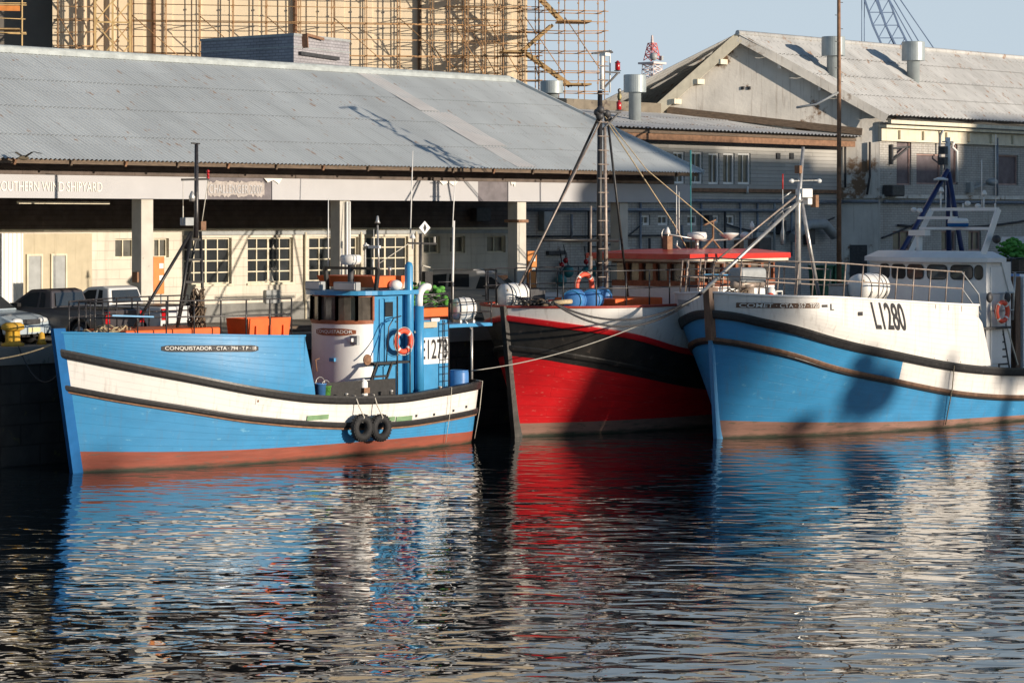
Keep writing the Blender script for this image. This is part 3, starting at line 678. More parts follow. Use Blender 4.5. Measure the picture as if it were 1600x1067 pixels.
# decoy owl on the parapet
p = WF.onY(968, 145, lf[0]+.25)
t = thing('owl_figure', 'small brown and yellow owl figure perched on the roof parapet beside the mast', 'owl', (p[0], lf[0]+.25, ez+1.50)); t.scale = (1, 1, 1)
mb = MB(); mb.lathe([(r*.42, z*.42) for r, z in ((.05, 0), (.16, .12), (.24, .45), (.2, .75), (.13, .92), (.19, 1.08), (.17, 1.25), (.06, 1.34))], n=14); mb.build('body', 'bird_dark', t)
MB().sph((-.04, -.055, .21), .07, 1, 1, 1.9).build('breast', 'bird_pale', t); MB().sph((-.04, -.045, .47), .045).build('face', 'plastic_white', t)
MB().lathe([(.02, -.02), (.02, .03)]).build('perch', 'dark_steel', t)
# tall brown pole
p = WF.atD(1311, 400, 97)
t = thing('utility_pole', 'very tall thin rusty brown pole in front of the gable wall', 'pole', (p[0], p[1], GZ))
MB().tube([(0,0,0), (0,0,8), (-.03,0,15)], [.10, .08, .055]).build('pole', 'rust_wood', t)
mb = MB()
for k in range(12): mb.bar((-.25 if k % 2 else 0, 0, 8.6+k*.5), (0 if k % 2 else .25, 0, 8.6+k*.5), .025)
mb.build('step_iron', 'dark_steel', t)
MB().tube([(0, 0, 8.2), (-1.2, .2, 7.7), (-2.3, .3, 7.55)], .045).tube([(0,0,8.4),(.15,0,8.9)], .05).build('service_pipe', 'grey_metal', t)

# ================================================================== SILO AND SCAFFOLDS
SF = Frame(WF.atD(450, 340, 160), R(-38)); SFl = (SF.l[0], SF.l[1], GZ); SF = Frame(SFl, R(-38))
sx = lambda p: SF.onY(p, 50, 0)[0]; sz = lambda p, y: SF.onY(p, y, 0)[2]
silo = thing('grain_silo', 'huge cream concrete building wrapped in scaffolding behind the shed', 'silo', SFl, R(-38))
xa, xb = sx(82), sx(824)
mb = MB(); mb.box(xa, xb, 0, 18, 0, 62); mb.build('wall', 'silo', silo)
k = 0; x = xa+1.7
while x < xb-.3:
    MB().box(x-.28, x+.28, -.07, 0, 0, 62).build('pilaster', 'silo', silo); x += 1.78
MB().box(xa-14, xa-.002, 2.5, 17, 0, 60).build('recessed_wall', 'silo_shaded', silo)
for p, m in ((240, 'rust_wood'), (461, 'rust_wood'), (655, 'old_wood')):
    x = sx(p); MB().tube([(x, -.2, 0), (x, -.2, 60)], .13).build('downpipe', m, silo)
def scaffold(label, x0, x1, y0, y1, z0, z1, bay, lift, m, braces=True, wob=.02, ledgers=3):
    t = thing('scaffold', label, 'scaffolding', SFl, R(-38))
    n = max(1, round((x1-x0)/bay)); cnt = 0
    for i in range(n+1):
        x = x0+(x1-x0)*i/n
        for y in (y0, y1):
            mb = MB().tube([(x, y, 0), (x+random.uniform(-wob, wob), y, (z1+z0)/2), (x+random.uniform(-wob, wob), y, z1)], .032, 5); z = z0
            while z < z1: mb.box(x-.05, x+.05, y-.05, y+.05, z-.05, z+.05); z += lift/2
            mb.build('upright', m, t)
    z = z0; nl = 0
    while z < z1:
        for y in (y0, y1):
            MB().tube([(x0-.25, y, z+random.uniform(-.05, .05)), ((x0+x1)/2, y, z+random.uniform(-.05, .05)), (x1+.25, y, z+random.uniform(-.05, .05))], .03, 5).build('ledger', m, t)
        if ledgers > 2: MB().tube([(x0-.2, y0, z+lift*.5), (x1+.2, y0, z+lift*.5+random.uniform(-.08, .08))], .026, 5).build('guard_rail', m, t)
        mb = MB()
        for i in range(n+1):
            x = x0+(x1-x0)*i/n; mb.tube([(x, y0-.1, z), (x, y1+.1, z)], .03, 5)
        mb.build('transom', m, t); z += lift
    if braces:
        for i in range(0, n, 2):
            a, b = x0+(x1-x0)*i/n, x0+(x1-x0)*min(n, i+2)/n
            z = z0-.5
            while z < z1-3:
                MB().tube([(a, y0-.06, z+3.6), (b, y0-.06, z)], .03, 5).build('brace', m, t); z += 5.2
    return t
zb = 7.5
t = scaffold('lattice of rusty scaffold tubes across the middle of the cream silo wall', sx(205), sx(770), -1.9, -.7, zb, 21, 2.0, 2.0, 'scaffold')
t = scaffold('scaffold bay between the dark recess and the pale hoist tower, left end of the silo', sx(90), sx(146), -1.8, -.6, zb, 21, 1.1, 1.6, 'scaffold')
for z in (8.6, 11.2): MB().box(sx(95), sx(140), -1.7, -.7, z, z+.08).build('deck', 'scaffold_board', t)
t = scaffold('dense rusty scaffold lattice on the silo wall, just left of the stair tower', sx(690), sx(826), -3.4, -2.3, zb, 22, 1.15, 1.5, 'scaffold')
# hoist tower in front of the silo
t = thing('hoist_tower', 'pale lattice hoist tower standing against the silo wall at left', 'hoist tower', SFl, R(-38))
a, b = sx(148), sx(202); am = (a+b)*.5
for x in (a, am, b):
    for y in (-2.6, -1.2): MB().bar((x, y, 0), (x, y, 24), .13 if x != am else .09).build('upright', 'scaffold_pale', t)
z = zb; k = 0
while z < 22:
    for (u, v) in ((a, am), (am, b)):
        MB().bar((u, -2.6, z+(1.3 if k % 2 else 0)), (v, -2.6, z+(0 if k % 2 else 1.3)), .07).build('brace', 'scaffold_pale', t)
        MB().bar((u, -1.2, z+(0 if k % 2 else 1.3)), (v, -1.2, z+(1.3 if k % 2 else 0)), .06).build('brace', 'scaffold', t)
    if k % 3 == 0: MB().bar((a, -2.6, z), (b, -2.6, z), .09).build('ledger', 'scaffold_pale', t)
    z += 1.3; k += 1
# scaffold at the far left with orange boards
t = scaffold('yellow scaffold with an orange toe board at the top left corner', sx(-30), sx(36), -4.2, -2.8, zb, 21, 2.4, 1.75, 'scaffold_pale', False, ledgers=3)
MB().box(sx(-30), sx(33), -4.25, -4.2, sz(10, 26), sz(10, 18)).build('toe_board', 'orange_board', t)
MB().box(sx(-30), sx(33), -4.2, -2.9, sz(10, 54), sz(10, 52)).build('deck', 'scaffold_board', t)
# stair tower
t = scaffold('open scaffold stair tower at the right end of the silo, seen against the sky', sx(800), sx(921), -4.6, -2.6, zb, 24, 1.3, 1.25, 'scaffold', True, ledgers=3)
yy = -3.6; scx = lambda p: SF.onY(p, 50, yy)[0]; scz = lambda p, y: SF.onY(p, y, yy)[2]
for (p0, y0, p1, y1) in ((822, 84, 892, 135), (862, 40, 812, 84), (828, -18, 880, 36), (868, -62, 815, -18), (822, -115, 880, -62), (812, 180, 862, 135)):
    A = Vector((scx(p0), yy, scz(p0, y0))); B = Vector((scx(p1), yy, scz(p1, y1)))
    mb = MB()
    for o in (-.4, .4): mb.bar(A+Vector((0, o, 0)), B+Vector((0, o, 0)), .05, .2)
    for k in range(9):
        c = A.lerp(B, (k+.5)/9); mb.box(c.x-.14, c.x+.14, yy-.4, yy+.4, c.z-.02, c.z+.03)
    mb.build('stair_flight', 'scaffold_board', t)
for (p0, p1, y) in ((880, 920, 134), (783, 820, 83), (872, 920, 36), (783, 820, -18), (872, 920, -63)):
    MB().box(scx(p0), scx(p1), -4.5, -2.7, scz(p0, y), scz(p0, y)+.12).build('deck', 'scaffold_board', t)

# radio tower, crane
p = WF.atD(1019, 340, 380)
t = thing('lattice_mast', 'distant red and white lattice tower on the skyline', 'tower', (p[0], p[1], GZ))
def lattice(mb, z0, z1, r0, r1, th, nseg):
    cs = [(-1,-1), (1,-1), (1,1), (-1,1)]
    for i in range(nseg):
        za, zb_ = z0+(z1-z0)*i/nseg, z0+(z1-z0)*(i+1)/nseg; ra, rb = r0+(r1-r0)*i/nseg, r0+(r1-r0)*(i+1)/nseg
        for k in range(4):
            c, d = cs[k], cs[(k+1) % 4]
            mb.bar((c[0]*ra, c[1]*ra, za), (c[0]*rb, c[1]*rb, zb_), th*1.3); mb.bar((c[0]*ra, c[1]*ra, za), (d[0]*rb, d[1]*rb, zb_), th)
            mb.bar((d[0]*ra, d[1]*ra, za), (c[0]*rb, c[1]*rb, zb_), th); mb.bar((c[0]*rb, c[1]*rb, zb_), (d[0]*rb, d[1]*rb, zb_), th)
tz = lambda y: (HORIZ-y)/FPX*380+CAMH-GZ
for (y0, y1, r0, r1, m) in ((170, 125, 1.35, 1.15, 'tower_red'), (125, 101, 1.12, 1.02, 'tower_white'), (95, 68, .9, .45, 'tower_red'), (68, 56, .12, .06, 'tower_white')):
    mb = MB(); lattice(mb, tz(y0), tz(y1), r0, r1, .09, 3); mb.build('tower_section', m, t)
MB().box(-1.5, 1.5, -1.5, 1.5, tz(101), tz(98)).build('platform', 'tower_white', t)
mb = MB(); mb.box(-1.4, -.9, -1.4, -.9, tz(92), tz(86)); mb.box(.5, .9, -1.4, -.9, tz(95), tz(88)); mb.sph((-1.3, -1.3, tz(90)), .6); mb.build('antenna', 'grey_metal', t)
mb = MB(); lattice(mb, 0, tz(170), 2.6, 1.35, .1, 6); mb.build('tower_section', 'tower_white', t)
t = thing('harbour_crane', 'blue lattice crane jib reaching over the gable roof', 'crane', WF.atD(1420, 300, 300)[:2]+(GZ,))
CF = frame_of(t)
A0, A1 = Vector(CF.atD(1410, 110, 300)), Vector(CF.atD(1345, -60, 300)); mb = MB()
A0 = Vector(CF.atD(1402, 80, 300)); A1 = Vector(CF.atD(1384, 40, 300)); A2 = Vector(CF.atD(1352, -60, 300))
B0 = Vector(CF.atD(1424, 80, 300)); B1 = Vector(CF.atD(1404, 40, 300)); B2 = Vector(CF.atD(1366, -60, 300))
dv = Vector((-1.2, 1.0, 0))
for o in (Vector((0,0,0)), dv):
    mb.bar(A0+o, A1+o, .22); mb.bar(A1+o, A2+o, .22); mb.bar(B0+o, B1+o, .2); mb.bar(B1+o, B2+o, .2)
    pa = [A0.lerp(A1, k/2) for k in range(3)]+[A1.lerp(A2, k/5) for k in range(1, 6)]; pb = [B0.lerp(B1, k/2) for k in range(3)]+[B1.lerp(B2, k/5) for k in range(1, 6)]
    for k in range(len(pa)-1): mb.bar(pa[k]+o, pb[k+1]+o, .1); mb.bar(pa[k]+o, pb[k]+o, .1)
mb.bar(A0, (0, 0, 8), .4); mb.build('jib', 'crane_blue', t)
mb = MB()
for (p0, p1, y1) in ((1387, 1437, 80), (1391, 1448, 80), (1396, 1466, 80)):
    mb.tube([CF.atD(p0-38*.8, -60, 300), CF.atD(p1, y1+6, 300)], .07, 5)
for p0 in (1346.5, 1350.5): mb.tube([CF.atD(p0, -60, 300), CF.atD(p0, 110, 300)], .05, 5)
mb.build('cable', 'crane_blue', t)
MB().box(-3, 3, -3, 3, 0, 8).box(-1.5, 1.5, -1.5, 1.5, 8, 12).build('cab', 'crane_blue', t)
# added unseen blocks across the basin, shaped to cast shade on boats and walls
def occluder():
    t = thing('shade_occluder', 'added unseen gallery with tanks and blocks across the basin', 'building', (80, -26, 0))
    by = -26; tx, ty, tn = math.sin(R(SUN_AZ)), -math.cos(R(SUN_AZ)), math.tan(R(SUN_EL))
    ax = lambda a: (a-tx*by)/-ty
    def up(a, g): return g+tn*(tx*ax(a)+ty*by)
    def blk(a0, a1, g, n, m='concrete', dp=2): MB().box(ax(a0), ax(a1), by-dp, by, -2, up((a0+a1)/2, g)).build(n, m, t, True)
    MB().box(ax(78.3), ax(79.2), by-3, by, up(79, 9.6), up(79, 14.8)).build('occluder_end', 'concrete', t, True)
    MB().box(ax(79.2), ax(83), by-3, by, up(80, 6.0), up(80, 14.8)).build('occluder', 'concrete', t, True)
    for a in (76.4, 79.6, 81.5): MB().box(ax(a), ax(a)+.2, by-2, by-1, -2, up(a, 9) if a > 77 else up(a, 7)).build('shade_post', 'concrete', t, True)
    for a, g, r in ((73.2, 6.1, .95), (72.5, 7.0, .5), (71.4, 5.4, .4)):
        MB().sph((ax(a), by-1, up(a, g)), r, 1.15, 1, .9).bar((ax(a), by-1, -2), (ax(a), by-1, up(a, g)), .12).build('shade_ball', 'grey_metal', t, True)  # added balls on posts that throw soft blotches of shade on the right hull
    blk(83, 96, 17.0, 'shade_tall_block'); blk(96, 102.5, 16.4, 'shade_low_block'); blk(102.5, 111.8, 15.7, 'shade_low_block'); blk(111.8, 150, 17.0, 'shade_tall_block'); blk(67.95, 69.4, 9.4, 'shade_slab', 'concrete', .6)  # added shade blocks; the narrow one darkens the red hull
occluder()

t = thing('far_side_blocker', 'added unseen long low row across the basin, blocking low sky light', 'warehouse', (40, -62, 0))  # added unseen row that keeps low sky light off the shaded sides
MB().box(-70, 170, -70, -60, -2, 12.6).build('wall', 'concrete', t, True)
MB().prism([(-71, -71, 12.6), (-71, -59.6, 12.6), (-71, -65, 13.2)], (242, 0, 0)).build('roof', 'roof_old', t, True)
for (px, py, yy, w_, dz) in ((176, 715, 52.1, .45, .55), (572, 712, 50.7, .95, .35)):
    q_ = WF.onY(px, py, yy); k = (60+yy)/math.cos(R(SUN_AZ)); sx_ = q_[0]+math.tan(R(SUN_AZ))*(60+yy)
    MB().box(sx_-w_/2, sx_+w_/2, -60.6, -60, 12.5, dz+math.tan(R(SUN_EL))*k).build('shade_slab', 'concrete', t, True)  # added uprights that throw dark blotches low on the left hull
for i in range(30): MB().box(-66+i*8, -62+i*8, -60.05, -59.98, 3.5, 7).build('window', 'glass_dirty', t, True)
# ================================================================== VEHICLES
def vehicle(label, cat, px, py_ground, D, ang, kind, paint, name):
    """local +x = forward, z up; ang = heading in world degrees; reference point is the rear left corner (or front right for the sedan)"""
    g = WF.atD(px, 400, D); L, Wd = {'pickup': (4.5, 1.7), 'canopy': (4.7, 1.75), 'sedan': (4.3, 1.66)}[kind]
    a = R(ang); fx, fy = math.cos(a), math.sin(a); lx, ly = -fy, fx
    if kind == 'pickup': ox, oy = L/2, -Wd/2          # rear left corner at px
    elif kind == 'sedan': ox, oy = -L/2, Wd/2      # front left corner
    else: ox, oy = 0, 0
    c = (g[0]+fx*ox+lx*oy, g[1]+fy*ox+ly*oy, GZ)
    t = thing(name, label, cat, c, a)
    h = Wd/2
    if kind == 'sedan':
        low = [(-2.1,.35),(-2.15,.55),(-2.1,.82),(-1.85,.90),(-1.2,.93),(.85,.93),(1.75,.80),(2.08,.68),(2.15,.5),(2.1,.28),(1.75,.22),(-1.75,.22)]
        cabp = [(-1.55,.90),(-1.0,1.36),(.1,1.42),(.45,1.38),(1.05,.92)]
    elif kind == 'pickup':
        low = [(-2.25,.42),(-2.25,.95),(-.25,.97),(1.15,.98),(1.95,.88),(2.2,.72),(2.25,.4),(1.9,.28),(-1.9,.34)]
        cabp = [(-.35,.95),(-.22,1.44),(.0,1.50),(.55,1.47),(1.32,.96)]
    else:
        low = [(-2.35,.45),(-2.35,1.0),(1.1,1.02),(2.0,.92),(2.3,.75),(2.35,.42),(2,.30),(-2,.34)]
        cabp = [(-2.3,1.0),(-2.15,1.58),(-1.95,1.66),(-.35,1.66),(-.25,1.56),(.35,1.52),(1.2,1.0)]
    def shell(prof, w0, w1, zlo, zhi, nm, m, par, bev):
        mb = MB(); n = len(prof)
        wf = lambda z: w0+(w1-w0)*max(0, min(1, (z-zlo)/(zhi-zlo)))
        mb.add([(x, -wf(z), z) for x, z in prof]+[(x, wf(z), z) for x, z in prof], [tuple(range(n)), tuple(reversed(range(n, 2*n)))]+[((i+1) % n, i, n+i, n+(i+1) % n) for i in range(n)], False)
        return mb.build(nm, m, par, bevel=bev)
    # wheel arches are cut by building the lower body as a ring that follows the wheels
    wxs = (-L*.30, L*.325); wr = .31
    lowp = [q for q in low if q[1] > .36]; bot = .30
    prof = lowp+[]
    xs_f = wxs[1]; xs_r = wxs[0]
    arch = lambda c_: [(c_+.40*math.cos(math.pi*i/8), .30+.40*math.sin(math.pi*i/8)) for i in range(9)]
    prof = lowp+[(lowp[-1][0]-.02, bot)]+arch(xs_f)+arch(xs_r)+[(lowp[0][0]+.02, bot)]
    prof = [(x, z) for x, z in prof]
    body = shell(prof, h, h-.05, .75, 1.0, 'body', paint, t, .04)
    body_lower = MB().box(-L/2+.15, L/2-.15, -h+.14, h-.14, .22, .7).build('chassis', 'black_paint', t)
    ZH = max(z for x, z in cabp)
    cab = shell(cabp, h-.06, h-.22, .93, ZH, 'cabin', paint, t, .05)
    wz_ = lambda z: h-.06+(h-.22-(h-.06))*max(0, min(1, (z-.93)/(ZH-.93)))+.012
    def sidewin(poly, nm='side_window'):
        for s in (-1, 1): MB().add([(x, s*wz_(z), z) for x, z in poly], [tuple(range(len(poly)))]).build(nm, 'glass_car', cab)
    def crosswin(x0, z0, x1, z1, w0, w1, nm, off):
        d = Vector((x1-x0, 0, z1-z0)).normalized(); nn = Vector((-d.z, 0, d.x))*off
        mb = MB(); mb.add([(x0+nn.x, -w0, z0+nn.z), (x0+nn.x, w0, z0+nn.z), (x1+nn.x, w1, z1+nn.z), (x1+nn.x, -w1, z1+nn.z)], [(0,1,2,3)]); mb.build(nm, 'glass_car', cab)
    if kind == 'sedan':
        sidewin([(-1.3,.95),(-.95,1.30),(-.25,1.34),(-.25,.95)]); sidewin([(-.15,.95),(-.15,1.34),(.35,1.30),(.85,.96)])
        crosswin(1.0, .96, .48, 1.36, h-.16, h-.28, 'windscreen', -.012); crosswin(-1.5, .95, -1.03, 1.33, h-.16, h-.28, 'rear_window', .012)
    elif kind == 'pickup':
        sidewin([(-.08,.99),(-.02,1.38),(.12,1.40),(.12,.99)]); sidewin([(.20,.99),(.20,1.40),(.52,1.38),(1.08,.99)])
        crosswin(1.25, 1.0, .58, 1.44, h-.16, h-.28, 'windscreen', -.012); crosswin(-.34, 1.02, -.24, 1.38, h-.22, h-.30, 'rear_window', .03)
        MB().box(-2.2, -.40, -h+.10, h-.10, .962, .985).build('load_bed_cover', 'black_paint', body)
        MB().box(-2.27, -2.25, -h+.22, h-.22, .52, .92).build('tailgate', paint, body)
    else:
        sidewin([(-2.05,1.1),(-1.98,1.50),(-1.45,1.54),(-1.45,1.1)]); sidewin([(-1.35,1.1),(-1.35,1.54),(-.60,1.54),(-.55,1.1)]); sidewin([(-.30,1.05),(-.18,1.46),(.25,1.45),(.88,1.05)])
        crosswin(1.12, 1.05, .40, 1.49, h-.16, h-.28, 'windscreen', -.012)
        MB().box(-2.1, -.45, -h+.22, h-.22, 1.665, 1.70).build('roof_rack', paint, cab, bevel=.015)
    for s in (-1, 1):
        for x in wxs:
            w_ = MB().torus((x, s*(h-.10), wr), wr-.085, .085, 'y', 24, 8, 1.15).build('wheel', 'rubber', t)
            MB().lathe([(.01, -.06), (.20, -.05), (.215, 0), (.20, .05), (.01, .06)], (x, s*(h-.07), wr), 'y', 20).build('rim', 'hubcap', w_)
        MB().box(-L/2-.012, -L/2+.05, s*(h-.13)-.09, s*(h-.13)+.09, .58, .90).build('tail_light', 'red_lamp', body)
        MB().sph((L/2-.10, s*(h-.30), .66), .16, .7, 1.35, .55).build('headlight', 'clear_lamp', body)
        MB().box(.72, .86, s*(h-.02)-.0, s*(h+.13), 1.0, 1.1).build('mirror', 'black_paint', body) if s == 1 else MB().box(.72, .86, -(h+.13), -(h-.02), 1.0, 1.1).build('mirror', 'black_paint', body)
        MB().box(-.02, .14, s*h-.012, s*h+.012, .80, .83).build('door_handle', 'black_paint', body)
    MB().box(L/2-.03, L/2+.06, -h+.08, h-.08, .30, .50).build('bumper', paint if kind == 'sedan' else 'black_paint', body, bevel=.03)
    MB().box(-L/2-.06, -L/2+.03, -h+.08, h-.08, .30, .48).build('bumper', 'black_paint' if kind != 'sedan' else paint, body, bevel=.03)
    MB().box(L/2-.08, L/2+.01, -.34, .34, .56, .70).build('grille', 'dark_steel', body, bevel=.01)
    MB().box(L/2+.06, L/2+.07, -.25, .25, .36, .48).build('number_plate', 'plate', body)
    return t
vehicle('white pickup truck with black rear window, tail towards the water', 'pickup truck', 251, 0, 71.5, 101, 'pickup', 'car_white', 'pickup_truck')
vehicle('dark grey pickup truck parked between the pale sedan and the white pickup', 'pickup truck', 163, 0, 68.9, 101, 'pickup', 'car_grey', 'pickup_truck')
vehicle('pale blue sedan at the left edge, nose towards the water', 'car', 20, 0, 68.5, -76, 'sedan', 'car_sky', 'parked_car')
vehicle('silver pickup with a windowed canopy, parked behind the red boat bow', 'pickup truck', 772, 0, 87.0, -74, 'canopy', 'car_silver', 'canopy_pickup')

# yellow bollard at the quay edge
p = WF.onY(20, 540, QY+.5)
t = thing('bollard', 'chipped yellow mooring bollard in front of the pale blue sedan', 'bollard', (p[0], QY+.5, GZ+.02))
MB().lathe([(.30, 0), (.30, .06), (.2, .1), (.19, .42)]).build('post', 'yellow_paint', t)
MB().lathe([(.2, .40), (.31, .46), (.30, .56), (.2, .62), (.01, .63)]).build('cap', 'yellow_paint', t)
p = WF.onY(44, 548, QY+.8)
t = thing('cleat', 'small worn yellow iron stub lying beside the yellow bollard', 'cleat', (p[0]+.3, QY+.6, GZ+.02))
MB().lathe([(.14, 0), (.10, .1), (.07, .3), (.01, .34)], n=10).build('post', 'yellow_paint', t)
for k, (px, y, hh) in enumerate(((430, 56.4, .10), (455, 56.9, .16))):
    p = WF.onY(px, 510, y)
    t = thing('timber_beam', 'long %s timber beam lying on the quay behind the blue boat' % ('thin' if k == 0 else 'thick'), 'timber', (p[0], y, GZ))
    MB().box(-1.6, 1.5, -.1, .1, .005, hh).build('beam', 'old_wood', t); MB().box(-1.5, -1.4, -.16, .16, .004, .06).build('bearer', 'old_wood', t)

# ================================================================== BOATS
class Hull:
    def __init__(s, root, L, B, Bw, zr, zbow, rake=.6, full=.42, fullw=.55, tap=.15, st=.9, ov=.35, pw=2.3):
        s.pw = pw
        s.root = root; s.L = L; s.B = B; s.Bw = Bw; s.zr = zr; s.zbow = zbow; s.rake = rake; s.full = full; s.fullw = fullw; s.tap = tap; s.st = st; s.ov = ov
    def hb(s, u, B, full, pw=2.3):
        b = B*(1-max(0, 1-u/full)**pw)
        if u > .6: b *= 1-s.tap*((u-.6)/.4)**2
        if u > s.st: b *= math.sqrt(max(0, 1-((u-s.st)/(1-s.st))**2.4))
        return b
    def b(s, u, z):
        bd, bw = s.hb(u, s.B, s.full, s.pw), s.hb(u, s.Bw, s.fullw); t = z/s.zr(u)
        if t < 0: return bw*(1+.5*t)
        return bw+(bd-bw)*min(1.12, t)**.95
    def x(s, u, z):
        q = max(0, 1-u/.30); return u*s.L-s.rake*(z/s.zbow)*q*q+s.ov*(z/s.zbow)*(max(0, (u-.75)/.25)**2)
    def pt(s, u, z, sd=-1, off=0.0):
        e = .004; u0, u1 = max(0, u-e), min(1, u+e)
        x, y = s.x(u, z), s.b(u, z)
        if off:
            dx, dy = s.x(u1, z)-s.x(u0, z), s.b(u1, z)-s.b(u0, z); l = math.hypot(dx, dy)
            x, y = x-dy/l*off, y+dx/l*off
        return (x, sd*max(0, y), z)
    def us(s, a, b, n=70):
        r = []
        for i in range(n+1):
            t = i/n; t = (.5-.5*math.cos(math.pi*t))*.5+.5*t*t*(3-2*t) if (a < .01 or b > .99) else t
            r.append(a+(b-a)*t)
        return r
    def band(s, name, lo, hi, m, a=0, b=1, n=70, nz=5, thick=0, par=None, off=0):
        mb = MB()
        for sd in (-1, 1):
            U = s.us(a, b, n)
            rows = [[s.pt(u, lo(u)+(hi(u)-lo(u))*j/nz, sd, off) for u in U] for j in range(nz+1)]
            if not hasattr(mb, 'uv'): mb.uv = {}
            o_ = len(mb.v); R_ = rows if sd < 0 else rows[::-1]; J_ = list(range(nz+1)) if sd < 0 else list(range(nz, -1, -1))
            for jj, j in enumerate(J_):
                for ii, u in enumerate(U): mb.uv[o_+jj*len(U)+ii] = (u*s.L+100, (hi(.3)-lo(.3))*j/nz+50)
            mb.grid(R_)
            if thick:
                rin = [[s.pt(u, lo(u)+(hi(u)-lo(u))*j/nz, sd, -thick) for u in U] for j in range(nz+1)]
                mb.grid(rin if sd > 0 else rin[::-1])
                mb.grid([rows[-1], rin[-1]], False)
                mb.grid([[r[-1] for r in rows], [r[-1] for r in rin]], False)
        return mb.build(name, m, par or s.root)
    def strake(s, name, top, h, out, m, a=0, b=1, n=80, par=None, inn=.02):
        mb = MB()
        for sd in (-1, 1):
            U = s.us(a, b, n); rr = []
            for u in U:
                z = top(u)
                rr.append([s.pt(u, z, sd, -inn), s.pt(u, z, sd, out*.8), s.pt(u, z-.25*h, sd, out), s.pt(u, z-.75*h, sd, out), s.pt(u, z-h, sd, out*.8), s.pt(u, z-h, sd, -inn)])
            rows = [[r[k] for r in rr] for k in range(6)]
            mb.grid(rows, False)
            mb.add(rr[0], [tuple(range(6))]); mb.add(rr[-1], [tuple(range(6))])
        return mb.build(name, m, par or s.root)
    def deck(s, name, z, m, a, b, inset=.08, n=40):
        U = s.us(a, b, n); rows = [[s.pt(u, z(u), sd, -inset) for u in U] for sd in (-1, 1)]
        return MB().grid(rows, False).build(name, m, s.root)
    def stem(s, name, m, z0, z1, w, fw, top=0, par=None):
        mb = MB(); n = 12; ring = []
        for i in range(n+1):
            z = z0+(z1-z0)*i/n; x = s.x(0, z)
            ring.append([(x-fw, -w/2*.7, z), (x-fw, w/2*.7, z), (x+.22, w/2, z), (x+.22, -w/2, z)])
        for k in range(4): mb.grid([[r[k] for r in ring], [r[(k+1) % 4] for r in ring]], False)
        mb.add(ring[-1], [(0,1,2,3)]); return mb.build(name, m, par or s.root)
    def text(s, body, u0, u1, z0, h, m, par, off=.02, bold=0, name='lettering', shear=0.0, zs=0.0):
        width = (u1-u0)*s.L; vs, fs = fit_text(body, width, h, bold)
        out = [s.pt(u0+(v[0]+shear*v[1])/s.L, z0+v[1]+zs*v[0], -1, off) for v in vs]
        return MB().add(out, fs).build(name, m, par)
    def plate(s, u0, u1, z0, z1, m, par, off=.012, name='name_board', zs=0.0, rnd=True):
        n = 24; top = []; bot = []
        for i in range(n+1):
            u = u0+(u1-u0)*i/n; e = 1
            if rnd and i in (0, n): e = .55
            if rnd and i in (1, n-1): e = .88
            zc = (z0+z1)/2+zs*(u-u0)*s.L; hh = (z1-z0)/2*e
            top.append(s.pt(u, zc+hh, -1, off)); bot.append(s.pt(u, zc-hh, -1, off))
        b2 = [s_ for s_ in bot]
        mb = MB().grid([bot, top], False)
        ti = [s.pt(u0+(u1-u0)*i/n, top[i][2], -1, -.01) for i in range(n+1)]; bi = [s.pt(u0+(u1-u0)*i/n, bot[i][2], -1, -.01) for i in range(n+1)]
        mb.grid([top, ti], False); mb.grid([bot, bi], False)
        return mb.build(name, m, par)
def railing(par, pts, heights, m, posts, r=.022, pr=.022, slant=0):
    """pts: base polyline; heights: rail heights; posts: indices along the resampled base"""
    P = [Vector(p) for p in pts]; mb = MB()
    for h in heights: mb.tube([p+Vector((0, 0, h)) for p in P], r, 6)
    g = mb.build('railing', m, par)
    seg = [0]
    for i in range(1, len(P)): seg.append(seg[-1]+(P[i]-P[i-1]).length)
    def at(d):
        for i in range(1, len(P)):
            if d <= seg[i]: return P[i-1].lerp(P[i], (d-seg[i-1])/max(1e-6, seg[i]-seg[i-1]))
        return P[-1]
    for k in range(posts):
        b = at(seg[-1]*k/(posts-1)); MB().tube([b, b+Vector((slant, 0, heights[0]))], pr, 6).build('rail_post', m, g)
    return g
def rope_pile(name, label, cat, loc, rad, h, m, n=9, rz=0, ragged=.35):
    t = thing(name, label, cat, loc, rz); mb = MB()
    for i in range(n):
        z = h*i/n+.03; r = rad*(1-.3*i/n)*random.uniform(.75, 1.05); cx_, cy_ = random.uniform(-.1, .1)*rad, random.uniform(-.1, .1)*rad
        ph = random.uniform(0, 6)
        mb.tube([(cx_+r*math.cos(ph+a*.33)*(1+ragged*.3*math.sin(a*1.7+i)), cy_+r*math.sin(ph+a*.33)*(1+ragged*.3*math.cos(a*1.3+i)), max(.02, z+ragged*.12*math.sin(a*1.1+i*2))) for a in range(20)], .022, 5)
    mb.build('coil', m, t); return t
